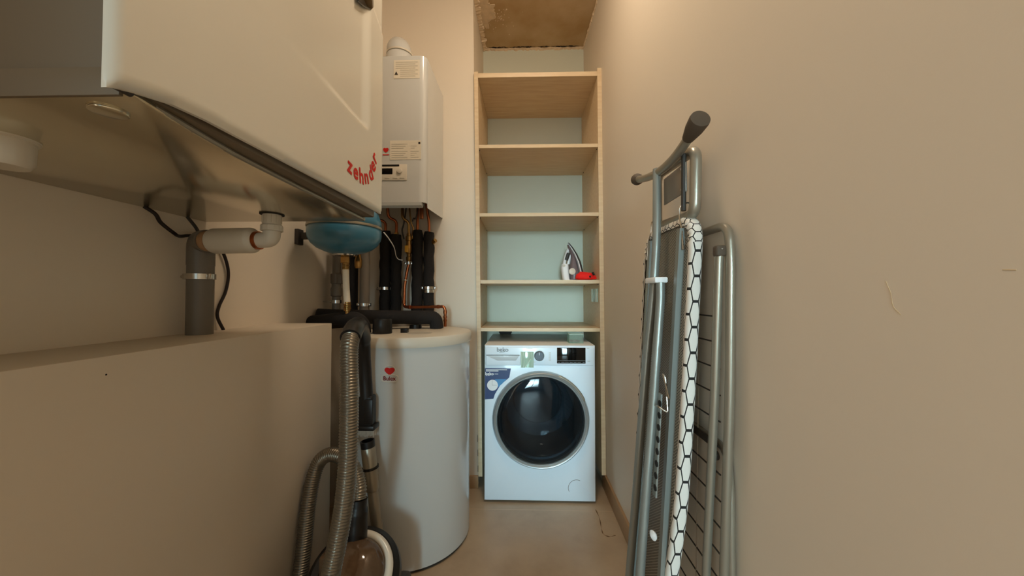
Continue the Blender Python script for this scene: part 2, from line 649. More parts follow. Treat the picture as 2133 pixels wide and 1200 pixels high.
fm_ = new()
tube(fm_, smooth([(0.387, 1.867, 0.0002), (0.391, 1.80, 0.0002), (0.384, 1.723, 0.0002), (0.383, 1.682, 0.0002), (0.404, 1.663, 0.0002), (0.437, 1.671, 0.0002)], 6), [0.0016 + 0.0012 * math.sin(k * 0.9) for k in range(31)], 6)
obj('floor_crack', fm_, mat('dark_seam', (112, 84, 54), 0.7, var=0.3, scale=60), bpy.data.objects['floor'])

# scuffs on the right wall
sc = new()
tube(sc, smooth([(wallx(1.135), 0.474, 1.135), (wallx(1.118), 0.468, 1.118), (wallx(1.103), 0.466, 1.103), (wallx(1.092), 0.457, 1.092)], 5), [0.0004] * 16, 6)
tube(sc, [(wallx(1.142), 0.362, 1.142), (wallx(1.142), 0.352, 1.141)], 0.0005, 6)
obj('scuff_mark', sc, m_crack, wr)

# crumbling plaster seams where the raw niche ceiling meets the walls
def crumble(name, a, b, n, w, seed):
    rnd = random.Random(seed)
    bm = new()
    A, B = Vector(a), Vector(b)
    side = Vector((0, 0, 1)).cross((B - A).normalized())
    top, bot = [], []
    for i in range(n + 1):
        p = A.lerp(B, i / n)
        jit = w * (0.62 + 0.5 * noise.noise(Vector((i * 0.23, seed, 0))) + 0.18 * rnd.random())
        dz = 0.004 + 0.010 * rnd.random()
        q = p + side * jit
        top.append((bm.verts.new((p.x, p.y, ZC - 0.001)), bm.verts.new((p.x, p.y, ZC - dz - 0.006)), bm.verts.new((q.x, q.y, ZC - dz)), bm.verts.new((q.x, q.y, ZC - 0.001))))
    for i in range(n):
        P, Q = top[i], top[i + 1]
        for k in range(4):
            bm.faces.new((P[k], P[(k + 1) % 4], Q[(k + 1) % 4], Q[k]))
    bm.faces.new(top[0])
    bm.faces.new(top[-1][::-1])
    o = struct(name, bm, m_plaster, 10)
    return o
crumble('trim_1', (0.450, YB, 0), (-0.276, YB, 0), 60, 0.014, 3)
crumble('trim_2', (-0.278, YB, 0), (-0.289, 2.06, 0), 90, 0.036, 5)
crumble('trim_3', (0.4651, 2.06, 0), (0.4505, YB, 0), 70, 0.008, 9)
ck = new()
rnd = random.Random(4)
for a_, b_ in ((-0.235, -0.095), (-0.085, 0.10), (0.12, 0.205), (0.215, 0.415)):
    n_ = int((b_ - a_) / 0.008)
    pts = [(a_ + (b_ - a_) * k / n_, YB - 0.017 + rnd.uniform(-.003, .003), ZC - 0.001) for k in range(n_ + 1)]
    tube(ck, pts, [max(0.0008, rnd.uniform(0.0012, 0.0048) * min(1, 4 * k / n_, 4 * (n_ - k) / n_)) for k in range(n_ + 1)], 6)
struct('trim_4', ck, m_dark)
# a patch of old plaster left in the near corner of the raw ceiling
pp = new()
op = []
for k in range(120):
    t = 2 * PI * k / 120
    r = 0.078 * (1 + 0.55 * noise.noise(Vector((2.2 * math.cos(t), 2.2 * math.sin(t), 3.0))) + 0.22 * noise.noise(Vector((7 * math.cos(t), 7 * math.sin(t), 9.0))))
    op.append((max(-0.2885, -0.248 + r * 0.95 * math.cos(t)), 2.185 + r * 1.6 * math.sin(t)))
prism(pp, op, 'z', ZC - 0.004, ZC + 0.001)
struct('trim_6', pp, m_plaster)
fl = new()
for i in range(70):
    x = -0.235 + abs(rnd.gauss(0, 0.09))
    y = 2.17 + abs(rnd.gauss(0, 0.08))
    s = rnd.uniform(0.002, 0.007)
    lathe(fl, [(0, -0.002), (s * 0.5, -0.001), (s * rnd.uniform(0.6, 1.0), 0.002), (0, 0.0025)], (x, y, ZC - 0.001), (rnd.uniform(-.3, .3), rnd.uniform(-.3, .3), 1), rnd.choice((5, 6, 7)))
struct('trim_5', fl, m_plaster)

# ------------------------------------------------------------------ ceiling lamp (above the frame)
me_ = bpy.data.materials.new('lit_shade')
me_.use_nodes = True
_e = me_.node_tree.nodes['Principled BSDF']
_e.inputs['Emission Color'].default_value = (*LAMP_COLOR, 1)
_e.inputs['Emission Strength'].default_value = LAMP_POWER
lx, ly = 0.05, 1.05
lp = thing('ceiling_lamp', 'round white glowing dome lamp on the ceiling above the passage', 'lamp', (lx, ly, ZC))
obj('lamp_base', cyl(new(), (lx, ly, ZC), (lx, ly, ZC - 0.02), 0.15, bev=0.004), m_wplastic, lp)
obj('lamp_shade', lathe(new(), [(0.135 * math.cos(math.radians(t)), 0.075 * math.sin(math.radians(t))) for t in range(0, 90, 10)] + [(0, 0.075)], (lx, ly, ZC - 0.02), (0, 0, -1), seg=32), me_, lp)

# ------------------------------------------------------------------ ventilation unit on the left wall
VX = -0.441
vu = thing('ventilation_unit', 'big white wall-hung ventilation unit with red lettering and bare metal underside', 'ventilation unit', (XL, 0.73, 1.36))
obj('casing', bx(XL + 0.001, -0.462, 0.392, 1.089, 1.3615, 2.21, 0.004), m_casing, vu)
bp_ = [(XL + 0.001, 0.391), (-0.458, 0.391), (-0.464, 0.42), (-0.476, 0.49), (-0.487, 0.58), (-0.492, 0.72), (-0.496, 0.92), (-0.496, 1.0975), (XL + 0.001, 1.0975)]
base = obj('base_plate', prism(new(), bp_, 'z', 1.352, 1.3615, 0.002), m_galv, vu)
lipm = new()
tube(lipm, smooth([(-0.470, 0.43, 1.357), (-0.478, 0.49, 1.357), (-0.488, 0.58, 1.357), (-0.493, 0.72, 1.357), (-0.4965, 0.92, 1.357), (-0.4965, 1.09, 1.357)], 5), 0.005, 8)
obj('rim', lipm, m_silver, vu)
# front panel: a grid in (y, z) with an embossed field, then given thickness
def sstep(t):
    t = max(0.0, min(1.0, t))
    return t * t * (3 - 2 * t)
def panel_bottom(y):
    ks = [(0.361, 1.340), (0.374, 1.346), (0.40, 1.353), (0.43, 1.360), (0.482, 1.3645), (0.647, 1.3685), (0.943, 1.3745), (1.098, 1.375)]
    for (a, za), (b, zb) in zip(ks, ks[1:]):
        if y <= b:
            return za + (zb - za) * (y - a) / (b - a)
    return 1.375
fp = new()
ny, nz = 110, 96
ys = [0.361 + (1.098 - 0.361) * i / ny for i in range(ny + 1)]
ZT = 2.20
grid = []
for y in ys:
    col = []
    zb = panel_bottom(y)
    for k in range(nz + 1):
        z = zb + (ZT - zb) * k / nz
        fade = 0.10 + 0.9 * sstep((y - 0.62) / 0.34)
        ins = sstep((z - 1.594) / 0.012) * (1 - sstep((y - 0.965) / 0.040)) * fade * 0.011
        # a second shallow fold running down to the far edge from the display
        t = z - (1.975 - 0.45 * (y - 1.02))
        ins2 = sstep(t / 0.012) * 0.004 * sstep((y - 0.99) / 0.03)
        ed = 0.0
        for dd in (y - 0.361, 1.098 - y, z - zb):
            if dd < 0.005:
                ed = max(ed, 0.005 - math.sqrt(max(0, 0.005 ** 2 - (0.005 - dd) ** 2)))
        col.append(fp.verts.new((VX - ins - ins2 - ed, y, z)))
    grid.append(col)
for i in range(ny):
    for k in range(nz):
        fp.faces.new((grid[i][k], grid[i + 1][k], grid[i + 1][k + 1], grid[i][k + 1]))
ret = bmesh.ops.extrude_edge_only(fp, edges=[e for e in fp.edges if e.is_boundary])
for v in [g for g in ret['geom'] if isinstance(g, bmesh.types.BMVert)]:
    v.co.x = VX - 0.011
panel = obj('front_panel', fp, m_white_gloss, vu, 60)
obj('side_flange', bx(-0.4625, -0.4555, 0.374, 0.392, 1.352, 2.2, 0.001), m_casing, vu)
obj('lower_lip', bx(XL + 0.001, -0.4627, 0.3865, 0.3915, 1.347, 1.38, 0.001), m_casing, vu)
obj('display', prism(new(), [(0.922, 1.912), (0.965, 1.932), (1.0, 1.952), (1.018, 1.975), (1.018, 2.05), (0.922, 2.05)], 'x', VX - 0.006, VX + 0.001, 0.002), m_dblack, vu)
# red lettering along a sagging curve
zt = new()
L7 = [('z', 0.884, 1.4445, -8), ('e', 0.917, 1.4405, 0), ('h', 0.9495, 1.4455, 8), ('n', 0.9815, 1.4485, 18), ('d', 1.0075, 1.4745, 34), ('e', 1.0265, 1.5005, 50), ('r', 1.0385, 1.5300, 60)]
for ch, y, z, a in L7:
    ca, sa = math.cos(math.radians(a)), math.sin(math.radians(a))
    put_text(zt, ch, 0.058, lambda u, v: (VX + 0.0006, y + u * ca - v * sa, z + u * sa + v * ca), 0.0018, (1, 0, 0))
obj('lettering', zt, m_red, panel)
# plugs and drain spigot under the base
obj('drain_cap', lathe(new(), [(0, -0.043), (0.026, -0.043), (0.031, -0.036), (0.032, -0.004), (0.036, -0.003), (0.036, 0.0005), (0, 0.0005)], (-0.776, 0.50, 1.352)), m_wplastic, vu)
obj('plug', cyl(new(), (-0.525, 0.428, 1.3525), (-0.525, 0.428, 1.3475), 0.019, bev=0.002), m_galv, vu)
obj('bracket', bx(-0.50, -0.4965, 1.02, 1.075, 1.352, 1.395, 0.001), m_steel, vu)
obj('hinge_pin', cyl(new(), (-0.455, 0.372, 1.352), (-0.455, 0.392, 1.352), 0.005), m_dgrey, vu)
obj('seal', cyl(new(), (-0.725, 0.998, 1.3535), (-0.725, 0.998, 1.350), 0.031), m_dark, vu)

# ------------------------------------------------------------------ condensate trap and waste pipe
ct = thing('condensate_trap', 'white plastic condensate trap hanging under the ventilation unit', 'drain trap', (-0.725, 0.998, 1.27))
cb = new()
cyl(cb, (-0.725, 0.998, 1.351), (-0.725, 0.998, 1.318), 0.0235, seg=28)
for k in range(12):
    a = 2 * PI * k / 12
    box(cb, -0.725 + 0.0235 * math.cos(a) - 0.0012, -0.725 + 0.0235 * math.cos(a) + 0.0012, 0.998 + 0.0235 * math.sin(a) - 0.0012, 0.998 + 0.0235 * math.sin(a) + 0.0012, 1.326, 1.348)
obj('spigot', cb, m_wplastic, ct)
obj('union_nut', lathe(new(), [(0.0245, 0), (0.0285, 0.001), (0.0285, 0.016), (0.0255, 0.019), (0.0245, 0.019)], (-0.725, 0.998, 1.302), seg=12), m_wplastic, ct, 20)
obj('elbow', tube(new(), fillet([(-0.725, 0.998, 1.312), (-0.725, 0.998, 1.279), (-0.768, 0.999, 1.276)], 0.034, 10), 0.0225, 22), m_wplastic, ct)
obj('rubber_seal', cyl(new(), (-0.7615, 0.999, 1.2765), (-0.7705, 0.999, 1.2762), 0.0265), m_copper, ct)
obj('trap_body', lathe(new(), [(0, 0), (0.018, 0), (0.018, 0.004), (0.028, 0.006), (0.036, 0.016), (0.037, 0.022), (0.037, 0.128), (0.034, 0.137), (0.024, 0.140), (0.024, 0.15), (0, 0.15)], (-0.765, 0.999, 1.2764), (-1, 0.01, -0.012), 36), m_wplastic, ct)
wp = thing('waste_pipe', 'thick grey waste pipe with a bend rising from the ledge to the white trap', 'pipe', (-0.955, 1.02, 1.001))
obj('pipe', tube(new(), fillet([(-0.955, 1.02, 1.001), (-0.955, 1.02, 1.272), (-0.93, 1.003, 1.274)], 0.06, 12) if False else [(-0.955, 1.02, 1.001), (-0.955, 1.02, 1.225)], 0.0325, 28), m_gpvc, wp)
obj('pipe_bend', tube(new(), fillet([(-0.955, 1.02, 1.205), (-0.955, 1.02, 1.276), (-0.918, 1.001, 1.275)], 0.05, 10), [0.0335] * 11 + [0.0335, 0.0335], 26), m_gpvc, wp)
obj('rubber_collar', cyl(new(), (-0.926, 1.003, 1.275), (-0.905, 1.0005, 1.2745), 0.030, bev=0.003), mat('tan_rubber', (170, 132, 96), 0.5), wp)
pc = new()
lathe(pc, [(0.033, -0.008), (0.0365, -0.008), (0.0365, 0.008), (0.033, 0.008)], (-0.955, 1.02, 1.172), seg=32)
box(pc, -0.999, -0.986, 1.006, 1.016, 1.163, 1.181, 0.002)
box(pc, -0.924, -0.914, 1.004, 1.016, 1.163, 1.181, 0.002)
cyl(pc, (-0.99, 1.02, 1.172), (XL, 1.02, 1.172), 0.005)
obj('pipe_clamp', pc, m_steel, wp)

tag(obj('power_cable', tube(new(), smooth([(-1.0, 0.90, 1.352), (-0.985, 0.915, 1.335), (-0.985, 0.93, 1.315), (-0.975, 0.955, 1.292), (-0.992, 0.99, 1.288), (-1.001, 1.03, 1.297), (-1.003, 1.085, 1.303), (-1.003, 1.13, 1.285), (-1.003, 1.16, 1.245), (-1.003, 1.175, 1.19), (-1.003, 1.165, 1.13), (-1.003, 1.14, 1.08), (-1.003, 1.135, 1.045), (-0.995, 1.15, 1.001)], 8), 0.0048, 10), m_cable), 'black power cable looping behind the white trap down to the ledge', 'cable')
tag(obj('signal_cable', tube(new(), smooth([(-1.0, 1.02, 1.352), (-0.985, 1.03, 1.325), (-0.99, 1.05, 1.308), (-1.003, 1.075, 1.307)], 6), 0.0045, 8), m_dgrey), 'short grey cable curving from the metal underside behind the white trap', 'cable')

# ------------------------------------------------------------------ expansion vessel
ev = thing('expansion_vessel', 'round blue steel expansion vessel on a dark wall bracket', 'vessel', (-0.79, 1.55, 1.29))
VZ = 1.420
dome = [(0.0, -0.122), (0.030, -0.122), (0.052, -0.118), (0.085, -0.108), (0.115, -0.094), (0.138, -0.074), (0.150, -0.052), (0.153, -0.034), (0.153, -0.012), (0.150, -0.008)]
obj('shell', lathe(new(), dome + [(0.150, 0.008), (0.153, 0.012), (0.152, 0.03), (0.14, 0.065), (0.11, 0.09), (0.06, 0.105), (0, 0.108)], (-0.79, 1.55, VZ), seg=64), m_blue, ev, 60)
obj('flange', lathe(new(), [(0.150, -0.006), (0.155, -0.005), (0.156, 0.0), (0.155, 0.005), (0.150, 0.006)], (-0.79, 1.55, VZ), seg=64), m_silver, ev)
obj('neck_ring', lathe(new(), [(0, -0.130), (0.024, -0.130), (0.048, -0.126), (0.052, -0.121), (0.05, -0.116), (0, -0.116)], (-0.79, 1.55, VZ), seg=40), m_chrome, ev)
vb = new()
box(vb, XL, -0.995, 1.535, 1.575, VZ - 0.075, VZ - 0.005, 0.003)
box(vb, -0.998, -0.935, 1.545, 1.565, VZ - 0.05, VZ - 0.02, 0.003)
obj('bracket', vb, m_dgrey, ev)

# ------------------------------------------------------------------ boiler
bo = thing('boiler', 'white wall-hung gas boiler with rounded corner and small control panel', 'boiler', (-0.68, YW, 1.55))
bc = new()
prism(bc, [(-0.905, YW - 0.001), (-0.905, 1.72), (-0.89, 1.702), (-0.505, 1.700), (-0.488, 1.7035), (-0.476, 1.712), (-0.470, 1.726), (-0.469, 1.745), (-0.466, YW - 0.001)], 'z', 1.70, 2.303)
prism(bc, [(-0.905, 1.74), (-0.905, 1.72), (-0.89, 1.702), (-0.505, 1.700), (-0.488, 1.7035), (-0.476, 1.712), (-0.470, 1.726), (-0.469, 1.745), (-0.473, 1.745), (-0.476, 1.728), (-0.49, 1.711), (-0.505, 1.706), (-0.888, 1.708), (-0.899, 1.722), (-0.899, 1.74)], 'z', 1.575, 1.7015)
obj('casing', bc, m_white_enamel, bo, 50)
ba = new()
prism(ba, [(1.700, 1.575), (1.703, 1.560), (1.725, 1.552), (1.745, 1.575)], 'x', -0.90, -0.49)
prism(ba, [(1.735, 1.7015), (1.735, 1.553), (YW - 0.001, 1.573), (YW - 0.001, 1.7015)], 'x', -0.4705, -0.4665)
prism(ba, [(1.735, 1.7015), (1.735, 1.553), (YW - 0.001, 1.573), (YW - 0.001, 1.7015)], 'x', -0.904, -0.900)
for v in ba.verts:
    if v.co.x > -0.468 and v.co.y > 1.73:
        v.co.x = -0.4690 + 0.0030 * (v.co.y - 1.745) / 0.315
obj('lower_lip', ba, m_white_enamel, bo)
obj('underside', bx(-0.898, -0.475, 1.75, YW - 0.002, 1.692, 1.6995), m_dgrey, bo)
cp = obj('control_panel', bx(-0.80, -0.562, 1.6965, 1.701, 1.682, 1.762, 0.002), m_wplastic, bo)
obj('display', bx(-0.76, -0.633, 1.6955, 1.6975, 1.712, 1.742, 0.001), m_dblack, cp)
obj('visor', bx(-0.80, -0.60, 1.694, 1.6975, 1.752, 1.760, 0.001), m_black, cp)
obj('dial', cyl(new(), (-0.597, 1.697, 1.728), (-0.597, 1.689, 1.728), 0.013, bev=0.002), m_wplastic, cp)
for x in (-0.78, -0.71, -0.66, -0.62, -0.585):
    obj('button', bx(x - 0.012, x + 0.012, 1.695, 1.697, 1.690, 1.6965, 0.0006), m_lgreyprint, cp)
lb = obj('rating_label', bx(-0.648, -0.493, 1.6992, 1.7002, 1.785, 1.880), m_label, bo)
li = new()
for i, z in enumerate((1.862, 1.852, 1.842, 1.826, 1.816, 1.806, 1.796)):
    for x0, x1 in ((-0.64, -0.56), (-0.545, -0.505)):
        if i in (0,) and x1 > -0.55: continue
        box(li, x0, x1 - 0.01 * (i % 3), 1.6986, 1.6993, z - 0.0015, z + 0.0015)
obj('printed_lines', li, m_lgreyprint, lb)
obj('emblem', bx(-0.507, -0.497, 1.6986, 1.6993, 1.862, 1.872, 0.001), m_black, lb)
nl = obj('notice', bx(-0.632, -0.502, 1.6992, 1.7002, 2.190, 2.282), m_label, bo)
li = new()
for i in range(8):
    z = 2.272 - i * 0.010
    box(li, -0.600 if i > 3 else -0.622, -0.512 - 0.012 * (i % 2), 1.6986, 1.6993, z - 0.0015, z + 0.0015)
obj('printed_lines', li, m_lgreyprint, nl)
obj('warning_mark', prism(new(), [(-0.628, 2.208), (-0.610, 2.208), (-0.619, 2.226)], 'y', 1.6984, 1.6994), m_dgrey, nl)
def heart(bm, fn):
    pts = []
    for k in range(32):
        t = 2 * PI * k / 32
        hx, hy = 16 * math.sin(t) ** 3 / 32, (13 * math.cos(t) - 5 * math.cos(2 * t) - 2 * math.cos(3 * t) - math.cos(4 * t)) / 32
        pts.append((0.55 * hx + 0.45 * 0.5 * math.sin(t), 0.62 * hy + 0.38 * (0.46 * math.cos(t) - 0.05)))
    vs = [bm.verts.new(fn(*p)) for p in pts]
    bm.faces.new(vs)
    return bm
hb = new()
heart(hb, lambda u, v: (-0.668 + u * 0.028, 1.6990, 1.835 + v * 0.028))
box(hb, -0.684, -0.652, 1.6988, 1.6994, 1.808, 1.812)
obj('emblem', hb, m_red, bo)

fp_ = thing('flue_pipe', 'white flue elbow rising from the top of the boiler into the wall', 'flue', (-0.665, 1.88, 2.303))
obj('collar', lathe(new(), [(0.064, 0), (0.072, 0.0), (0.072, 0.110), (0.070, 0.116), (0.064, 0.116)], (-0.665, 1.88, 2.303), seg=36), m_white_enamel, fp_)
obj('elbow', tube(new(), fillet([(-0.665, 1.88, 2.31), (-0.668, 1.88, 2.482), (-0.745, YW - 0.001, 2.525)], 0.10, 12), 0.066, 32), m_white_enamel, fp_)
obj('seam_ring', lathe(new(), [(0.064, -0.004), (0.070, -0.004), (0.070, 0.004), (0.064, 0.004)], (-0.665, 1.88, 2.430), (0, 0, 1), 36), m_wplastic, fp_)

# ------------------------------------------------------------------ pipework under the boiler
def vpipe(name, label, x, y, ztop, zbot, r, tail, extra=None):
    t = thing(name, label, 'pipe', (x, y, zbot), 'insulated pipes under the boiler')
    n = 22
    pts = [(x + 0.002 * math.sin(k * 1.3 + x * 40), y, zbot + (ztop - zbot) * k / n) for k in range(n + 1)]
    rr = [r * (1 + 0.035 * math.sin(k * 2.1 + x * 90)) for k in range(n + 1)]
    rr[-1] = r * 0.90
    obj('insulation', tube(new(), pts, rr, 18), m_foam, t)
    obj('copper_tail', tube(new(), fillet([(x, y, ztop - 0.02)] + tail, 0.025, 6), 0.0078, 12), m_copper, t)
    return t
YP = 2.005
v1 = vpipe('insulated_pipe', 'black insulated pipe furthest left below the boiler, its copper bend hooked left', -0.786, YP, 1.487, 0.99, 0.0312, [(-0.786, YP, 1.545), (-0.83, 1.98, 1.552), (-0.83, 1.96, 1.69)])
v2 = vpipe('insulated_pipe', 'black insulated pipe left of the brass valve, copper tail with an offset', -0.722, YP - 0.002, 1.468, 0.99, 0.0306, [(-0.722, YP, 1.55), (-0.758, 1.97, 1.56), (-0.758, 1.95, 1.69)])
v3 = vpipe('insulated_pipe', 'black insulated pipe directly right of the brass valve, straight thin copper tail', -0.600, YP, 1.492, 0.99, 0.0312, [(-0.595, 1.99, 1.69)])
v4 = vpipe('insulated_pipe', 'black insulated pipe nearest the niche with a brass stub at its top', -0.533, YP + 0.002, 1.482, 0.99, 0.0302, [(-0.533, YP, 1.54), (-0.548, 1.97, 1.69)])
obj('compression_ring', lathe(new(), [(0.009, 0), (0.014, 0), (0.014, 0.012), (0.009, 0.012)], (-0.722, YP, 1.468), seg=6), m_brass, v2, 20)
obj('brass_stub', cyl(new(), (-0.512, 2.0, 1.418), (-0.490, 1.985, 1.432), 0.012, seg=12), m_brass, v4)
obj('brass_connector', bx(-0.572, -0.552, 1.945, 1.965, 1.548, 1.691, 0.004), m_copper, v4)
def ring_clamp(parent, x, y, z, r):
    b = new()
    lathe(b, [(r, -0.008), (r + 0.003, -0.008), (r + 0.003, 0.008), (r, 0.008)], (x, y, z), seg=28)
    box(b, x - r - 0.013, x - r + 0.001, y - 0.012, y + 0.004, z - 0.009, z + 0.009, 0.002)
    box(b, x + r - 0.001, x + r + 0.010, y - 0.012, y + 0.004, z - 0.009, z + 0.009, 0.002)
    cyl(b, (x, y + r, z), (x, YW if y > 1.9 else y + r + 0.02, z), 0.004)
    return obj('pipe_clamp', b, m_chrome, parent)
ring_clamp(v1, -0.786, YP, 1.157, 0.0322)
ring_clamp(v4, -0.533, YP, 1.160, 0.0312)
obj('bare_section', cyl(new(), (-0.533, YP, 1.133), (-0.533, YP, 1.150), 0.0316), m_steel, v4)

gv = thing('copper_gas_pipe', 'bare copper pipe with brass shut-off valve running sideways to the tank', 'pipe', (-0.645, 1.98, 0.95))
obj('pipe', tube(new(), fillet([(-0.636, 1.975, 1.31), (-0.650, 1.975, 1.25), (-0.662, 1.975, 1.17), (-0.662, 1.965, 1.052), (-0.60, 1.93, 1.052), (-0.425, 1.91, 1.056), (-0.416, 1.91, 1.04), (-0.416, 1.91, 0.947)], 0.022, 6), 0.0082, 14), m_copper, gv)
for p, q in (((-0.661, 1.965, 1.072), (-0.661, 1.965, 1.09)), ((-0.615, 1.934, 1.052), (-0.63, 1.944, 1.052)), ((-0.448, 1.9125, 1.0555), (-0.462, 1.914, 1.0552)), ((-0.416, 1.91, 1.018), (-0.416, 1.91, 1.035)), ((-0.416, 1.91, 0.975), (-0.416, 1.91, 0.985)), ((-0.416, 1.91, 0.995), (-0.416, 1.91, 1.004))):
    obj('fitting', cyl(new(), p, q, 0.0102, seg=14), m_copper, gv)
obj('tape_band', cyl(new(), (-0.656, 1.975, 1.207), (-0.657, 1.975, 1.202), 0.0098, seg=14), m_wplastic, gv)
vv = new()
lathe(vv, [(0.008, 1.29), (0.012, 1.292), (0.012, 1.315), (0.015, 1.318), (0.015, 1.335), (0.011, 1.338), (0.011, 1.352), (0.016, 1.358), (0.0175, 1.372), (0.0175, 1.40), (0.014, 1.408), (0.014, 1.425), (0.018, 1.427), (0.018, 1.452), (0.013, 1.455), (0.013, 1.468), (0.009, 1.47)], (-0.640, 1.975, 0), seg=12)
obj('valve_body', vv, m_brass, gv, 25)
obj('valve_handle', bx(-0.656, -0.636, 1.950, 1.960, 1.360, 1.398, 0.003), mat('yellow_lever', (226, 170, 58), 0.4), gv)
obj('pipe_nipple', tube(new(), fillet([(-0.640, 1.975, 1.46), (-0.640, 1.97, 1.535), (-0.668, 1.95, 1.55), (-0.672, 1.95, 1.69)], 0.02, 6), 0.008, 12), m_brass, gv)
obj('thin_tube', tube(new(), smooth([(-0.625, 1.985, 1.44), (-0.618, 1.985, 1.50), (-0.63, 1.975, 1.545), (-0.64, 1.96, 1.69)], 5), 0.0045, 8), m_brass, gv)
ring_clamp(gv, -0.640, 1.975, 1.30, 0.0125)
for lab, pts in (('thin dark sensor wire curving left beside the brass valve', [(-0.672, 1.985, 1.44), (-0.682, 1.985, 1.49), (-0.67, 1.98, 1.535), (-0.64, 1.96, 1.69)]),
                 ('dark bundled wire hanging under the boiler right of the brass valve', [(-0.614, 1.96, 1.535), (-0.608, 1.955, 1.55), (-0.59, 1.95, 1.56), (-0.575, 1.95, 1.69)])):
    tag(obj('wire', tube(new(), smooth(pts, 6), 0.0045, 8), m_dgrey), lab, 'wire')
tag(obj('white_cable', tube(new(), smooth([(-0.628, 1.58, 1.405), (-0.618, 1.62, 1.38), (-0.66, 1.80, 1.365), (-0.70, 1.94, 1.338), (-0.695, 1.965, 1.322), (-0.672, 1.968, 1.316)], 8), 0.0025, 8), m_whiteprint), 'thin white cable drooping from the blue vessel across the black pipes', 'cable')

# pipes behind and below the expansion vessel
pv = thing('waste_drop_pipe', 'grey plastic pipe with socket below the left of the blue vessel', 'pipe', (-0.945, 1.77, 0.99))
obj('pipe', cyl(new(), (-0.945, 1.77, 0.99), (-0.945, 1.77, 1.40), 0.020), m_gpvc, pv)
obj('socket', lathe(new(), [(0.0205, 1.11), (0.026, 1.115), (0.0265, 1.15), (0.023, 1.16), (0.023, 1.175), (0.0275, 1.18), (0.0275, 1.225), (0.021, 1.23)], (-0.945, 1.77, 0), seg=28), m_gpvc, pv)
obj('branch', bx(-0.935, -0.908, 1.745, 1.775, 1.175, 1.226, 0.004), m_gpvc, pv)
b = new()
lathe(b, [(0.0205, -0.008), (0.024, -0.008), (0.024, 0.008), (0.0205, 0.008)], (-0.945, 1.77, 1.085), seg=24)
cyl(b, (-0.962, 1.77, 1.085), (XL, 1.77, 1.085), 0.004)
box(b, -0.975, -0.962, 1.755, 1.775, 1.079, 1.091, 0.002)
obj('pipe_clamp', b, m_chrome, pv)
p2 = thing('grey_riser_pipe', 'smooth dark grey pipe right of the white flexible hose', 'pipe', (-0.822, 1.82, 0.99))
obj('pipe', tube(new(), fillet([(-0.822, 1.82, 0.99), (-0.822, 1.82, 1.42), (-0.84, 1.84, 1.46)], 0.03, 5), 0.0245, 22), m_gpvc, p2)
ring_clamp(p2, -0.822, 1.82, 1.068, 0.0248)
obj('valve_body', lathe(new(), [(0, 1.25), (0.014, 1.25), (0.018, 1.262), (0.018, 1.29), (0.012, 1.305), (0.012, 1.34), (0, 1.34)], (-0.80, 1.70, 0), seg=12), m_brass, p2, 25)
tag(obj('black_riser_pipe', tube(new(), [(-0.915, 1.87, 0.99), (-0.915, 1.87, 1.42)], 0.032, 20), m_foam), 'black foam-covered pipe behind the white flexible hose', 'pipe')
fh = thing('flexible_hose', 'short white flexible hose with brass ends under the blue vessel', 'hose', (-0.79, 1.55, 1.0))
obj('sleeve', tube(new(), smooth([(-0.789, 1.556, 1.235), (-0.787, 1.556, 1.17), (-0.781, 1.556, 1.08)], 6), 0.0140, 18), m_label, fh)
for a, b_ in ((1.232, 1.262), (1.048, 1.088)):
    q = new()
    for k in range(5):
        z = a + (b_ - a) * k / 5
        lathe(q, [(0.0120, z), (0.0158 if k % 2 else 0.0145, z + 0.001), (0.0158 if k % 2 else 0.0145, z + (b_ - a) / 5 - 0.001), (0.0120, z + (b_ - a) / 5)], (-0.789 if a > 1.2 else -0.780, 1.556, 0), seg=16)
    obj('ferrule', q, m_brass, fh, 25)
obj('nut', lathe(new(), [(0.01, 1.262), (0.020, 1.262), (0.020, 1.288), (0.017, 1.292), (0.017, 1.302), (0.01, 1.302)], (-0.790, 1.553, 0), seg=6), m_brass, fh, 20)
obj('tail', cyl(new(), (-0.780, 1.556, 1.05), (-0.775, 1.56, 0.945), 0.010), m_brass, fh)

# insulated pipes lying over the tank
ip = thing('insulated_tank_pipe', 'long black insulated pipe crossing behind and bending down onto the tank', 'pipe', (-0.44, 1.80, 0.95), 'insulated pipes over the tank')
obj('insulation', tube(new(), fillet([(-1.0, 1.70, 1.018), (-0.93, 1.715, 1.014), (-0.80, 1.745, 1.009), (-0.62, 1.775, 1.006), (-0.442, 1.80, 1.004), (-0.435, 1.80, 0.9475)], 0.045, 8), 0.0345, 20), m_foam, ip)
is_ = thing('insulated_tank_pipe', 'shorter black insulated pipe with elbow at the near left of the tank lid', 'pipe', (-0.72, 1.55, 0.95), 'insulated pipes over the tank')
obj('insulation', tube(new(), fillet([(-1.0, 1.66, 0.985), (-0.92, 1.625, 0.993), (-0.84, 1.59, 1.003), (-0.745, 1.56, 1.010), (-0.712, 1.553, 0.99), (-0.706, 1.55, 0.9475)], 0.05, 8), 0.0355, 20), m_foam, is_)

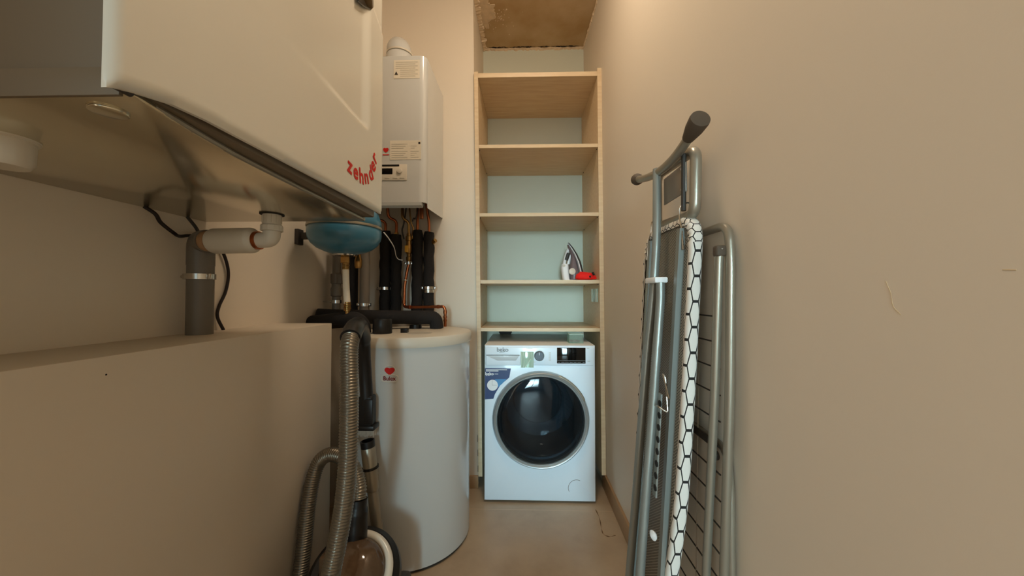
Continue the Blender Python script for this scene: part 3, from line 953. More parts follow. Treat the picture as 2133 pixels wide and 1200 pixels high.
# ------------------------------------------------------------------ hot water tank
TX, TY, TR = -0.521, 1.678, 0.272
tk = thing('water_tank', 'tall white cylindrical hot water tank with red emblem beside the washing machine', 'water tank', (TX, TY, 0))
obj('body', lathe(new(), [(TR - 0.004, 0.010), (TR, 0.014), (TR, 0.905), (0, 0.905)], (TX, TY, 0), seg=96), m_white_enamel, tk)
obj('lid', lathe(new(), [(TR - 0.006, 0.903), (TR + 0.006, 0.903), (TR + 0.007, 0.908), (TR + 0.007, 0.938), (TR + 0.003, 0.945), (TR - 0.006, 0.947), (0, 0.947)], (TX, TY, 0), seg=96), m_wplastic, tk)
obj('foot_ring', lathe(new(), [(TR - 0.025, 0.0), (TR - 0.008, 0.0), (TR - 0.006, 0.014), (TR - 0.025, 0.014)], (TX, TY, 0), seg=80), m_dgrey, tk)
obj('cap', lathe(new(), [(0, 0.946), (0.041, 0.946), (0.042, 0.95), (0.040, 1.008), (0.038, 1.012), (0.034, 1.010), (0.032, 1.000), (0, 1.000)], (-0.622, 1.56, 0), seg=40), m_black, tk)
obj('grommet', lathe(new(), [(0, 0.946), (0.032, 0.946), (0.030, 0.967), (0, 0.968)], (-0.545, 1.80, 0), seg=28), m_black, tk)
obj('sensor_plug', bx(-0.548, -0.518, 1.58, 1.61, 0.946, 0.966, 0.002), m_black, tk)
obj('lid_sticker', lathe(new(), [(0, 0.9466), (0.055, 0.9466), (0.055, 0.9476), (0, 0.9476)], (-0.46, 1.58, 0), seg=30), m_lgreyprint, tk)
_a0 = math.atan2(-0.2718, -0.530 - TX)
def on_tank(u, v, zc, d=0.0008):
    a = _a0 + u / TR
    return (TX + (TR + d) * math.cos(a), TY + (TR + d) * math.sin(a), zc + v)
lg = new()
heart(lg, lambda u, v: on_tank(u * 0.042, v * 0.036, 0.815))
obj('emblem', lg, m_red, tk)
lt = new()
put_text(lt, 'Bulex', 0.023, lambda u, v: on_tank(u, v, 0.783), 0.0005, (-0.1, -1, 0))
obj('lettering', lt, mat('dark_red_print', (120, 14, 20), 0.45), tk)
ol = new()
tube(ol, [on_tank(0.034 * math.copysign(abs(math.cos(t)) ** 0.6, math.cos(t)), 0.0145 * math.copysign(abs(math.sin(t)) ** 0.6, math.sin(t)), 0.783, 0.0004) for t in [2 * PI * k / 40 for k in range(40)]], 0.0011, 6, closed=True)
tube(ol, [on_tank(0.024 * math.cos(t), 0.020 * math.sin(t), 0.815, 0.0004) for t in [PI * 0.0 + PI * k / 20 for k in range(21)]], 0.0009, 6)
obj('badge_rim', ol, m_wplastic, tk)

# ------------------------------------------------------------------ vacuum cleaner
vc = thing('vacuum_cleaner', 'bagless vacuum cleaner with smoked clear bin and silver ribbed hose', 'vacuum cleaner', (-0.52, 1.14, 0))
vb = new()
lathe(vb, [(0, -0.13), (0.10, -0.125), (0.135, -0.08), (0.147, -0.02), (0.144, 0.010), (0.130, 0.024), (0.11, 0.02), (0.10, 0.0), (0, 0.0)], (-0.545, 1.150, 0.198), (0.10, -0.62, 0.78), 56)
obj('body', vb, m_black, vc)
nv = Vector((0.10, -0.62, 0.78)).normalized()
co = Vector((-0.545, 1.150, 0.198))
obj('dust_bin', lathe(new(), [(0.103, 0.002), (0.103, 0.03), (0.097, 0.055), (0.078, 0.078), (0.045, 0.092), (0, 0.097)], co, nv, 56), m_bin, vc)
obj('inner_cone', lathe(new(), [(0.07, 0.003), (0.062, 0.03), (0.05, 0.048), (0, 0.052)], co, nv, 40), mat('tan_filter', (138, 104, 76), 0.6, var=0.2, scale=30), vc)
# white trim arc round the right of the bin
u_ = nv.orthogonal().normalized()
right = Vector((1, 0, 0)) - nv * nv.x
right.normalize()
upv = nv.cross(right) * 1.0
if upv.y < 0: upv = -upv
arc = [co + nv * 0.030 + (right * math.cos(t) + upv * math.sin(t)) * 0.1125 for t in [math.radians(95 - 155 * k / 30) for k in range(31)]]
rr = [0.0135] * 31
rr[0] = rr[-1] = 0.008
obj('trim_arc', tube(new(), arc, rr, 14, flat=1.0), m_white_gloss, vc)
obj('base', bx(-0.645, -0.43, 1.07, 1.30, 0.03, 0.15, 0.03, 3), m_black, vc)
for x0, x1 in ((-0.676, -0.647), (-0.428, -0.399)):
    obj('wheel', cyl(new(), (x0, 1.22, 0.075), (x1, 1.22, 0.075), 0.075, bev=0.006, seg=32), m_dgrey, vc)
obj('caster', cyl(new(), (-0.54, 1.075, 0.02), (-0.51, 1.075, 0.02), 0.02, seg=20), m_dgrey, vc)
obj('bin_latch', bx(-0.628, -0.583, 1.085, 1.135, 0.250, 0.305, 0.008), m_bin, vc)
obj('hose_cuff', tube(new(), smooth([(-0.560, 1.19, 0.240), (-0.560, 1.195, 0.330), (-0.559, 1.20, 0.385), (-0.558, 1.205, 0.42)], 5), [0.036] * 6 + [0.034] * 5 + [0.029] * 5, 24), m_black, vc)
# ribbed hose: up from the cuff, over the ledge side, down to the floor, up again to the handle
hp = [(-0.558, 1.205, 0.42), (-0.562, 1.215, 0.455), (-0.588, 1.235, 0.502), (-0.634, 1.255, 0.533), (-0.695, 1.275, 0.537), (-0.738, 1.28, 0.510), (-0.754, 1.265, 0.452), (-0.756, 1.24, 0.361), (-0.754, 1.22, 0.258), (-0.750, 1.19, 0.150), (-0.735, 1.13, 0.060), (-0.690, 1.04, 0.030), (-0.610, 0.965, 0.045), (-0.545, 0.935, 0.135), (-0.515, 0.935, 0.25), (-0.5095, 0.94, 0.362), (-0.4985, 0.95, 0.440), (-0.4865, 0.96, 0.533), (-0.4790, 0.965, 0.632), (-0.4795, 0.972, 0.737), (-0.4860, 0.985, 0.866), (-0.500, 1.010, 0.957), (-0.511, 1.045, 0.995)]
sm = smooth(hp, 40)
# resample evenly so that the ribs keep one pitch
acc = [0.0]
for a, b_ in zip(sm, sm[1:]):
    acc.append(acc[-1] + (b_ - a).length)
pitch, sub = 0.0080, 5
ns = int(acc[-1] / pitch) * sub
res, rad = [], []
j = 0
for i in range(ns + 1):
    s = acc[-1] * i / ns
    while j < len(acc) - 2 and acc[j + 1] < s: j += 1
    t = (s - acc[j]) / max(1e-9, acc[j + 1] - acc[j])
    res.append(sm[j].lerp(sm[j + 1], t))
    rad.append(0.0222 + 0.0034 * (0.5 + 0.5 * math.cos(2 * PI * i / sub)))
obj('hose', tube(new(), res, rad, 22), m_hose, vc, 80)
hd = smooth([(-0.509, 1.035, 0.990), (-0.522, 1.085, 1.012), (-0.548, 1.170, 1.018), (-0.580, 1.265, 0.990), (-0.602, 1.330, 0.940), (-0.612, 1.358, 0.880), (-0.613, 1.372, 0.800), (-0.609, 1.375, 0.720), (-0.606, 1.375, 0.690)], 7)
obj('handle', tube(new(), hd, [0.029] * 10 + [0.0265] * 18 + [0.024] * (len(hd) - 28), 22), m_black, vc)
hb = new()
prism(hb, [(-0.6335, 1.354), (-0.5790, 1.354), (-0.5790, 1.400), (-0.6335, 1.400)], 'z', 0.605, 0.725, 0.008, 3)
box(hb, -0.6345, -0.5690, 1.350, 1.404, 0.592, 0.612, 0.005)
box(hb, -0.606, -0.572, 1.344, 1.36, 0.62, 0.715, 0.004)
obj('dusting_head', hb, m_black, vc)
br = new()
rb = random.Random(2)
for i in range(26):
    x = -0.632 + 0.060 * i / 25
    for y in (1.356, 1.366, 1.376, 1.388):
        l = 0.024 + rb.uniform(-.004, .004)
        tube(br, [(x, y, 0.595), (x + rb.uniform(-.002, .002), y + rb.uniform(-.002, .002), 0.595 - l)], [0.0014, 0.0008], 4)
obj('bristles', br, m_bristle, vc)['kind'] = 'stuff'

wt = thing('telescopic_tube', 'grey telescopic suction tube standing on end between vacuum and tank', 'tube', (-0.528, 1.345, 0))
W0, W1 = Vector((-0.526, 1.352, 0.0)), Vector((-0.594, 1.352, 0.555))
def wpt(z):
    return W0.lerp(W1, z / 0.555)
obj('upper_tube', lathe(new(), [(0.0245, 0), (0.0265, 0.004), (0.0265, 0.155), (0.0225, 0.168), (0.018, 0.168)], wpt(0.535), W0 - W1, 28), m_silver, wt)
obj('mouth', lathe(new(), [(0.021, -0.022), (0.026, -0.022), (0.026, 0.003), (0.021, 0.003)], wpt(0.535), W0 - W1, 28), m_black, wt)
obj('bore', cyl(new(), wpt(0.53), wpt(0.52), 0.0215), m_dark, wt)
obj('lock_ring', lathe(new(), [(0.0255, -0.005), (0.031, -0.004), (0.031, 0.004), (0.0255, 0.005)], wpt(0.455), W1 - W0, 28), m_black, wt)
obj('lower_tube', tube(new(), [wpt(0.0), wpt(0.40)], 0.0205, 24), m_silver, wt)

# ------------------------------------------------------------------ shelving unit in the niche
YC = 2.0417
def xin_l(y, z):           # inner faces of the two side panels; the unit is not quite square
    t = (y - YC) / 0.48
    return (1 - t) * (-0.224 - 0.0135 * z) + t * (-0.246)
def xin_r(y, z):
    t = (y - YC) / 0.48
    return (1 - t) * (0.4595 - 0.0063 * z) + t * (0.4495 - 0.0063 * z)
def sh(y):
    return -0.010 * (y - YC) / 0.48
def panel_(side, z0, z1):
    f, d = (xin_l, -0.0235) if side < 0 else (xin_r, 0.0245)
    y0, y1 = YC, YB - 0.001
    q = lambda z: [(f(y0, z), y0), (f(y0, z) + d, y0), (f(y1, z) + d, y1), (f(y1, z), y1)]
    return hexa(new(), q(z0), q(z1), z0, z1)
def slab(z0, z1, y0=YC, y1=YB - 0.001):
    e = 0.0004
    q = lambda z: [(xin_l(y0, z) + e, y0), (xin_r(y0, z) - e, y0), (xin_r(y1, z) - e, y1), (xin_l(y1, z) + e, y1)]
    return hexa(new(), q(z0), q(z1), z0, z1)
su = thing('shelving_unit', 'tall pale birch open shelving unit filling the niche above the washer', 'shelves', (0.11, 2.28, 0.07))
obj('side_panel', panel_(-1, 0.074, 2.440), m_wood, su)
obj('side_panel', panel_(1, 0.091, 2.450), m_wood, su)
obj('top_panel', slab(2.404, 2.430), m_wood, su)
SH = {'a': 1.994, 'b': 1.590, 'c': 1.1967, 'd': 0.9185}
for k, z in SH.items():
    obj('shelf', slab(z - 0.010, z + 0.010, YC + 0.003), m_wood, su)
for z in (1.994, 1.590, 1.1967, 0.9185):
    for y in (YC + 0.03, YB - 0.06):
        for x, d in ((xin_l(y, z), 0.004), (xin_r(y, z), -0.004)):
            obj('shelf_peg', cyl(new(), (x, y, z - 0.0125), (x + d, y, z - 0.0125), 0.003, seg=8), m_dgrey, su)
for z0, z1 in ((0.27, 0.31), (0.19, 0.225), (0.10, 0.135)):
    x = xin_l(YC, (z0 + z1) / 2) - 0.0235
    obj('edge_chip', bx(x - 0.002, x + 0.0005, YC - 0.0005, YC + 0.01, z0, z1), m_dark, su)

# ------------------------------------------------------------------ washing machine
WX0, WX1, WY0, WY1, WZ = -0.2005, 0.3975, 1.917, 2.465, 0.8467
wm = thing('washing_machine', 'white front-loading washing machine with big round dark door under the shelves', 'washing machine', (0.098, 2.19, 0))
cb_ = new()
HX, HZ, HR = 0.1035, 0.447, 0.236
N_ = 96
def ring_pt(a, y):
    return (HX + HR * math.cos(a), y, HZ + HR * math.sin(a))
def rect_pt(a, y, e=0.0):
    c_, s_ = math.cos(a), math.sin(a)
    lims = []
    if c_ > 1e-9: lims.append((WX1 - e - HX) / c_)
    if c_ < -1e-9: lims.append((WX0 + e - HX) / c_)
    if s_ > 1e-9: lims.append((WZ - 0.001 - e - HZ) / s_)
    if s_ < -1e-9: lims.append((0.012 + e - HZ) / s_)
    t = min(lims)
    return (HX + c_ * t, y, HZ + s_ * t)
angs = sorted([2 * PI * k / N_ for k in range(N_)] + [math.atan2(z - HZ, x - HX) % (2 * PI) for x in (WX0, WX1) for z in (0.012, WZ - 0.001)])
rows = []
for a in angs:
    rows.append([cb_.verts.new(p) for p in (ring_pt(a, WY0 + 0.05), ring_pt(a, WY0), rect_pt(a, WY0, 0.005), rect_pt(a, WY0 + 0.0015, 0.0015), rect_pt(a, WY0 + 0.005), rect_pt(a, WY1))])
for P, Q in zip(rows, rows[1:] + rows[:1]):
    for k in range(5):
        cb_.faces.new((P[k], P[k + 1], Q[k + 1], Q[k]))
cb_.faces.new([r[-1] for r in rows])
obj('cabinet', cb_, m_washer, wm)
dm = new()
m_drum = mat('drum_steel', (150, 156, 160), 0.32, metal=0.8, var=0.06, scale=14)
lathe(dm, [(0.2355, -0.048), (0.225, -0.052), (0.222, -0.06), (0.246, -0.065), (0.246, -0.36), (0.236, -0.385), (0.16, -0.39), (0.15, -0.382), (0.06, -0.378), (0, -0.378)], (HX, WY0, HZ), (0, -1, 0), 80)
obj('drum', dm, m_drum, wm, 30)
for k in range(3):
    a = math.radians(80 + 120 * k)
    d = Vector((math.cos(a), 0, math.sin(a)))
    obj('drum_lifter', tube(new(), [Vector((HX, WY0 + 0.09, HZ)) + d * 0.232, Vector((HX, WY0 + 0.34, HZ)) + d * 0.232], [0.020, 0.026], 12), m_drum, wm)
obj('top_cover', bx(WX0 + 0.001, WX1 - 0.001, WY0 + 0.004, WY1, WZ - 0.012, WZ, 0.005, 2), mat('washer_lid', (232, 230, 224), 0.28), wm)
for x in (WX0 + 0.05, WX1 - 0.05):
    for y in (WY0 + 0.06, WY1 - 0.06):
        obj('foot', cyl(new(), (x, y, 0), (x, y, 0.014), 0.022), m_black, wm)
obj('control_panel', bx(-0.195, 0.392, WY0 - 0.005, WY0 + 0.01, 0.738, 0.836, 0.004, 3), m_washer, wm)
dw = obj('detergent_drawer', bx(-0.192, -0.005, WY0 - 0.0085, WY0, 0.737, 0.795, 0.004, 3), m_washer, wm)
obj('grip_slot', bx(-0.190, -0.010, WY0 - 0.0092, WY0 - 0.004, 0.7905, 0.7955, 0.001), m_greyprint, dw)
obj('recess', prism(new(), [(-0.188, 0.789), (-0.012, 0.789), (-0.03, 0.764), (-0.13, 0.764)], 'y', WY0 - 0.0090, WY0 - 0.006, 0.001), mat('soft_grey_plastic', (206, 212, 216), 0.35), dw)
kn = obj('knob', lathe(new(), [(0.027, 0), (0.0275, 0.004), (0.0255, 0.02), (0.022, 0.0235), (0, 0.024)], (0.096, WY0 - 0.004, 0.791), (0, -1, 0), 40), m_knob, wm)
obj('pointer', bx(0.0952, 0.0972, WY0 - 0.0290, WY0 - 0.0275, 0.797, 0.812), m_whiteprint, kn)
obj('knob_ring', lathe(new(), [(0.0275, 0), (0.030, 0.001), (0.0295, 0.004), (0.027, 0.004)], (0.096, WY0 - 0.0045, 0.791), (0, -1, 0), 40), m_chrome, wm)
dp = obj('display', bx(0.192, 0.346, WY0 - 0.0065, WY0 - 0.003, 0.750, 0.835, 0.002), m_dblack, wm)
db = new()
box(db, 0.194, 0.344, WY0 - 0.0072, WY0 - 0.0062, 0.7645, 0.7665)
for x0, x1 in ((0.198, 0.208), (0.215, 0.233), (0.236, 0.255), (0.259, 0.276), (0.281, 0.297), (0.302, 0.32), (0.33, 0.341)):
    box(db, x0, x1, WY0 - 0.0070, WY0 - 0.0062, 0.7555, 0.7582)
obj('touch_keys', db, m_greyprint, dp)
tx = new()
put_text(tx, 'beko', 0.032, lambda u, v: (-0.102 + u, WY0 - 0.0056, 0.8235 + v), 0.0004)
tube(tx, smooth([(-0.120, WY0 - 0.0054, 0.8085), (-0.105, WY0 - 0.0054, 0.8095), (-0.088, WY0 - 0.0054, 0.8125)], 5), 0.0009, 6)
obj('lettering', tx, m_greyprint, wm)
for z in (0.765, 0.772, 0.779, 0.786, 0.793, 0.800, 0.807):
    obj('printed_mark', bx(0.148, 0.160, WY0 - 0.0056, WY0 - 0.0048, z, z + 0.0018), m_lgreyprint, wm)
for x0, x1, z in ((0.025, 0.06, 0.829), (0.05, 0.075, 0.756), (0.356, 0.37, 0.762), (0.352, 0.366, 0.832)):
    obj('printed_mark', bx(x0, x1, WY0 - 0.0056, WY0 - 0.0048, z, z + 0.0022), m_lgreyprint, wm)
DXc, DZc = 0.1035, 0.447
rg = obj('door', lathe(new(), [(0.232, 0.0), (0.2615, 0.0), (0.2625, 0.006), (0.2585, 0.018), (0.2505, 0.026), (0.244, 0.024), (0.240, 0.020), (0.236, 0.022), (0.232, 0.016)], (DXc, WY0 + 0.001, DZc), (0, -1, 0), 96), mat('silver_door_ring', (176, 186, 190), 0.28, metal=0.6), wm, 30)
obj('glass', lathe(new(), [(0.237, 0.012), (0.2345, 0.019), (0.225, 0.0225), (0.19, 0.0265), (0.13, 0.0305), (0.06, 0.0328), (0, 0.0335)], (DXc, WY0 + 0.001, DZc), (0, -1, 0), 96), m_doorglass, rg, 60)
obj('glass_bowl', lathe(new(), [(0.228, -0.002), (0.200, -0.018), (0.186, -0.05), (0.170, -0.095), (0.12, -0.112), (0.0, -0.118)], (DXc, WY0 + 0.001, DZc), (0, -1, 0), 80), m_bowl, rg, 60)
obj('door_handle', tube(new(), [(DXc + 0.256 * math.cos(t), WY0 - 0.019, DZc + 0.256 * math.sin(t)) for t in [math.radians(24 + 44 * k / 20) for k in range(21)]], [0.003] + [0.0075] * 19 + [0.003], 12), m_silver, rg)
st = obj('sticker', prism(new(), [(-0.1985, 0.7215), (-0.057, 0.7205), (-0.066, 0.6715), (-0.115, 0.630), (-0.1445, 0.580), (-0.152, 0.556), (-0.1985, 0.553)], 'y', WY0 - 0.0008, WY0 + 0.0005), m_navy, wm)
s2 = new()
box(s2, -0.193, -0.078, WY0 - 0.0014, WY0 - 0.0006, 0.7115, 0.7155)
box(s2, -0.193, -0.125, WY0 - 0.0014, WY0 - 0.0006, 0.7045, 0.7085)
box(s2, -0.146, -0.126, WY0 - 0.0014, WY0 - 0.0006, 0.6885, 0.6915)
put_text(s2, 'beko', 0.023, lambda u, v: (-0.1735 + u, WY0 - 0.0013, 0.692 + v), 0.0006)
tube(s2, [(-0.193, WY0 - 0.001, 0.680), (-0.170, WY0 - 0.001, 0.6825)], 0.0010, 6)
obj('printed_words', s2, m_whiteprint, st)
obj('printed_band', prism(new(), [(-0.145, 0.662), (-0.080, 0.664), (-0.104, 0.638), (-0.125, 0.620), (-0.135, 0.622)], 'y', WY0 - 0.0012, WY0 - 0.0006), m_skyblue, st)
obj('printed_clock', cyl(new(), (-0.157, WY0 - 0.0006, 0.6295), (-0.157, WY0 - 0.0015, 0.6295), 0.0295, seg=40), m_whiteprint, st)
hk = new()
box(hk, -0.1596, -0.1584, WY0 - 0.0020, WY0 - 0.0014, 0.6285, 0.656)
box(hk, -0.1596, -0.134, WY0 - 0.0020, WY0 - 0.0014, 0.6285, 0.6297)
obj('printed_hands', hk, m_greyprint, st)
obj('filter_cover', tube(new(), [(0.296 + 0.044 * math.cos(t), WY0 - 0.0002, 0.083 + 0.044 * math.sin(t)) for t in [math.radians(65 + 140 * k / 30) for k in range(31)]], 0.0012, 6), m_greyprint, wm)
fm = new()
box(fm, -0.004, 0.066, WY0 - 0.0112, WY0 - 0.0096, 0.728, 0.813, 0.0006)
obj('film_pouch', fm, m_film, wm)
fe = new()
for x in (-0.002, 0.012, 0.056):
    tube(fe, smooth([(x, WY0 - 0.012, 0.73), (x + 0.002, WY0 - 0.014, 0.77), (x - 0.001, WY0 - 0.012, 0.811)], 4), 0.0012, 6)
tube(fe, smooth([(0.020, WY0 - 0.012, 0.730), (0.035, WY0 - 0.015, 0.752), (0.05, WY0 - 0.013, 0.775)], 4), 0.0018, 6)
obj('film_crease', fe, mat('film_crease', (232, 240, 230), 0.1), wm)

# small clear box of odds and ends on the washer
cbx = thing('plastic_tub', 'small clear plastic tub with brown contents on the washing machine', 'tub', (0.31, 2.035, WZ))
cw = new()
box(cw, 0.268, 0.350, 1.995, 2.075, WZ + 0.0002, WZ + 0.003)
box(cw, 0.268, 0.271, 1.995, 2.075, WZ + 0.003, WZ + 0.052)
box(cw, 0.347, 0.350, 1.995, 2.075, WZ + 0.003, WZ + 0.052)
box(cw, 0.271, 0.347, 1.995, 1.998, WZ + 0.003, WZ + 0.052)
box(cw, 0.271, 0.347, 2.072, 2.075, WZ + 0.003, WZ + 0.052)
obj('wall', cw, m_clear, cbx)
obj('rim', tube(new(), fillet([(0.2685, 2.03, WZ + 0.052), (0.2685, 1.9955, WZ + 0.052), (0.3495, 1.9955, WZ + 0.052), (0.3495, 2.0745, WZ + 0.052), (0.2685, 2.0745, WZ + 0.052), (0.2685, 2.031, WZ + 0.052)], 0.006, 4), 0.0016, 6), mat('rim_clear', (226, 236, 228), 0.08), cbx)
ct_ = new()
for i in range(10):
    x, y = 0.285 + 0.045 * rb.random(), 2.01 + 0.05 * rb.random()
    lathe(ct_, [(0, 0), (0.010, 0.002), (0.009, 0.008), (0, 0.011)], (x, y, WZ + 0.003), seg=8)
obj('contents', ct_, mat('brown_contents', (116, 84, 66), 0.6, var=0.3, scale=60), cbx)['kind'] = 'stuff'
# water tap on the wall behind the washer
wtp = thing('water_tap', 'dark water connection on the niche wall behind the washing machine', 'tap', (-0.12, 2.5, 0.84))
obj('tap_body', lathe(new(), [(0.05, 0), (0.048, 0.008), (0.03, 0.014), (0.012, 0.02), (0.012, 0.045), (0, 0.045)], (-0.115, YB, 0.872), (0, -1, 0), 28), m_dgrey, wtp)
obj('tap_handle', bx(-0.12, -0.11, 2.478, 2.486, 0.86, 0.905, 0.002), m_dgrey, wtp)

# clear strips on the inside of the cabinet
for lab, y0, y1 in (('clear plastic sleeve on the right shelf panel, the front one of two', 2.075, 2.118),
                    ('clear plastic sleeve on the right shelf panel, set deeper in the niche', 2.150, 2.225)):
    hz = thing('clear_sleeve', lab, 'sleeve', (0.452, (y0 + y1) / 2, 1.075), 'clear sleeves under the iron shelf')
    xx = xin_r((y0 + y1) / 2, 1.12) - 0.0006
    obj('film', bx(xx - 0.008, xx - 0.0006, y0, y1, 1.078, 1.158, 0.002), m_film, hz)
    b = new()
    for y in (y0 + 0.003, (y0 + y1) / 2 + 0.004, y1 - 0.003):
        box(b, xx - 0.0092, xx - 0.0078, y - 0.002, y + 0.002, 1.079, 1.157)
    obj('edge_fold', b, mat('sleeve_fold', (232, 236, 222), 0.15), hz)

# ------------------------------------------------------------------ steam iron standing on the shelf
ZI = 1.2067
IY = 2.24
ir = thing('steam_iron', 'white and plum steam iron standing upright beside the red cloth', 'iron', (0.31, IY, ZI))
def loft(bm, secs, cy, mat_=0):
    """secs: (z, x0, x1, halfwidth_y) -> rounded section loft"""
    rings = []
    for z, x0, x1, w in secs:
        ring = []
        for k in range(20):
            t = 2 * PI * k / 20
            cx, hx = (x0 + x1) / 2, (x1 - x0) / 2
            c_, s_ = math.cos(t), math.sin(t)
            ring.append(bm.verts.new((cx + hx * math.copysign(abs(c_) ** 0.7, c_), cy + w * math.copysign(abs(s_) ** 0.7, s_), z)))
        rings.append(ring)
    for A, B in zip(rings, rings[1:]):
        for k in range(20):
            bm.faces.new((A[k], A[(k + 1) % 20], B[(k + 1) % 20], B[k]))
    bm.faces.new(rings[0][::-1])
    bm.faces.new(rings[-1])
    return bm
IM = lambda s: [(ZI + z, x0, x1, w) for z, x0, x1, w in s]
obj('soleplate', loft(new(), IM([(0.006, 0.376, 0.390, 0.050), (0.06, 0.374, 0.387, 0.055), (0.12, 0.360, 0.373, 0.050), (0.17, 0.340, 0.352, 0.040), (0.215, 0.316, 0.326, 0.024), (0.246, 0.297, 0.303, 0.006)]), IY), m_dgrey, ir)
obj('skirt', loft(new(), IM([(0.006, 0.366, 0.378, 0.048), (0.06, 0.364, 0.376, 0.053), (0.12, 0.350, 0.362, 0.048), (0.17, 0.331, 0.342, 0.038), (0.215, 0.308, 0.318, 0.022), (0.243, 0.294, 0.299, 0.006)]), IY), m_whiteprint, ir)
obj('body', loft(new(), IM([(0.010, 0.306, 0.368, 0.044), (0.05, 0.300, 0.366, 0.046), (0.095, 0.305, 0.354, 0.042), (0.13, 0.312, 0.345, 0.036), (0.165, 0.312, 0.334, 0.028), (0.205, 0.298, 0.314, 0.018), (0.232, 0.291, 0.299, 0.008)]), IY), m_purple, ir)
hn = new()
loft(hn, IM([(0.0, 0.258, 0.372, 0.048), (0.006, 0.258, 0.372, 0.048), (0.010, 0.262, 0.306, 0.044), (0.045, 0.256, 0.302, 0.036), (0.085, 0.252, 0.300, 0.028), (0.110, 0.256, 0.298, 0.022)]), IY)
tube(hn, smooth([(0.270, IY, ZI + 0.10), (0.277, IY, ZI + 0.135), (0.286, IY, ZI + 0.17), (0.295, IY, ZI + 0.196), (0.304, IY, ZI + 0.205), (0.315, IY, ZI + 0.190), (0.316, IY, ZI + 0.165), (0.305, IY, ZI + 0.14), (0.297, IY, ZI + 0.11)], 5), 0.0095, 12)
obj('handle', hn, m_whiteprint, ir, 60)
obj('grip', tube(new(), smooth([(0.284, IY, ZI + 0.135), (0.290, IY, ZI + 0.155), (0.298, IY, ZI + 0.18)], 5), 0.014, 12), m_dgrey, ir)
obj('dial', cyl(new(), (0.316, IY - 0.040, ZI + 0.06), (0.316, IY - 0.054, ZI + 0.06), 0.0205, bev=0.002), m_wplastic, ir)
obj('button', cyl(new(), (0.268, IY - 0.022, ZI + 0.098), (0.268, IY - 0.031, ZI + 0.098), 0.008), m_lgreyprint, ir)

rc = new()
bmesh.ops.create_uvsphere(rc, u_segments=40, v_segments=24, radius=1.0)
for v in rc.verts:
    n_ = v.co.copy()
    k = 1 + 0.20 * noise.noise(n_ * 1.6 + Vector((3, 1, 2))) + 0.08 * noise.noise(n_ * 5)
    z = n_.z * 0.038 * k
    if n_.z < 0: z *= 0.28
    v.co = Vector((0.388 + n_.x * 0.059 * k, 2.13 + n_.y * 0.045 * k, ZI + 0.0125 + z + 0.014 * max(0, n_.z) * (0.4 - n_.x * 0.4)))
rcx = thing('red_cloth', 'small bunched bright red cloth lying beside the iron', 'cloth', (0.388, 2.13, ZI))
obj('fabric', rc, m_redcloth, rcx, 80)
rd = new()
for x, y, z in ((0.405, 2.086, ZI + 0.022), (0.428, 2.090, ZI + 0.036), (0.425, 2.098, ZI + 0.044)):
    lathe(rd, [(0, 0.004), (0.005, 0.003), (0.007, 0.0), (0, -0.006)], (x, y, z), (0, -1, 0.3), 10)
obj('dark_spot', rd, m_dark, rcx)

# ------------------------------------------------------------------ ironing board folded against the right wall
def bX(z):                 # underside of the leaning board
    return 0.405 - (1.25 - z) * 0.065
NEAR = [(1.318, 0.925), (1.312, 0.885), (1.295, 0.858), (1.268, 0.843), (1.23, 0.838), (1.10, 0.836), (0.90, 0.834), (0.70, 0.836), (0.60, 0.842), (0.50, 0.856), (0.40, 0.874), (0.28, 0.900), (0.15, 0.935), (0.07, 0.965), (0.045, 0.99)]
FAR = [(1.318, 1.08), (1.312, 1.125), (1.295, 1.150), (1.268, 1.163), (1.23, 1.168), (1.10, 1.165), (0.90, 1.155), (0.70, 1.148), (0.60, 1.145), (0.50, 1.140), (0.40, 1.128), (0.28, 1.105), (0.15, 1.072), (0.07, 1.04), (0.045, 1.015)]
ib = thing('ironing_board', 'folded ironing board with white hexagon-print cover leaning on the right wall', 'ironing board', (0.34, 1.0, 0.03))
loop2 = [Vector((0, y, z)) for z, y in NEAR] + [Vector((0, y, z)) for z, y in reversed(FAR)]
loop = smooth(loop2, 5, closed=True)
nL = len(loop)
# wrap: the cover goes from the underside hem, round the edge, over the top face
def inset(i, d):
    p = loop[i]
    t = (loop[(i + 1) % nL] - loop[(i - 1) % nL]).normalized()
    n_ = Vector((0, -t.z, t.y))
    c_ = Vector((0, 1.0, 0.7)) - p
    if n_.dot(c_) < 0: n_ = -n_
    return p + n_ * d
TH = 0.026
prof = [(0.021, -0.0010), (0.012, -0.0022), (0.005, -0.0012), (0.001, 0.003), (0.0, 0.009), (0.0, 0.018), (0.001, 0.023), (0.005, TH), (0.02, TH + 0.001)]
cv = bmesh.new()
uvl = cv.loops.layers.uv.new('UVMap')
per = [0.0]
for i in range(nL):
    per.append(per[-1] + (loop[(i + 1) % nL] - loop[i]).length)
HEXL = 0.060
rings = []
for i in range(nL):
    ring = []
    for j_, (d, t) in enumerate(prof):
        p = inset(i, d)
        ruf = 0.0
        if loop[i].z > 1.22 and j_ < 3:
            ruf = 0.0022 * math.sin(i * 2.2)
        ring.append(cv.verts.new((bX(p.z) + t + ruf, p.y, p.z)))
    rings.append(ring)
ulen = [0.0]
for a, b_ in zip(prof, prof[1:]):
    ulen.append(ulen[-1] + math.hypot(a[0] - b_[0], a[1] - b_[1]))
for i in range(nL):
    A, B = rings[i], rings[(i + 1) % nL]
    for j_ in range(len(prof) - 1):
        f = cv.faces.new((A[j_], A[j_ + 1], B[j_ + 1], B[j_]))
        top = loop[i].z > 1.245
        for lp_, (ii, jj) in zip(f.loops, ((i, j_), (i, j_ + 1), (i + 1, j_ + 1), (i + 1, j_))):
            sc_ = 2.6 if top else 1.0
            lp_[uvl].uv = (per[ii] / HEXL * sc_, (ulen[jj] - 0.0325) / 0.0215)
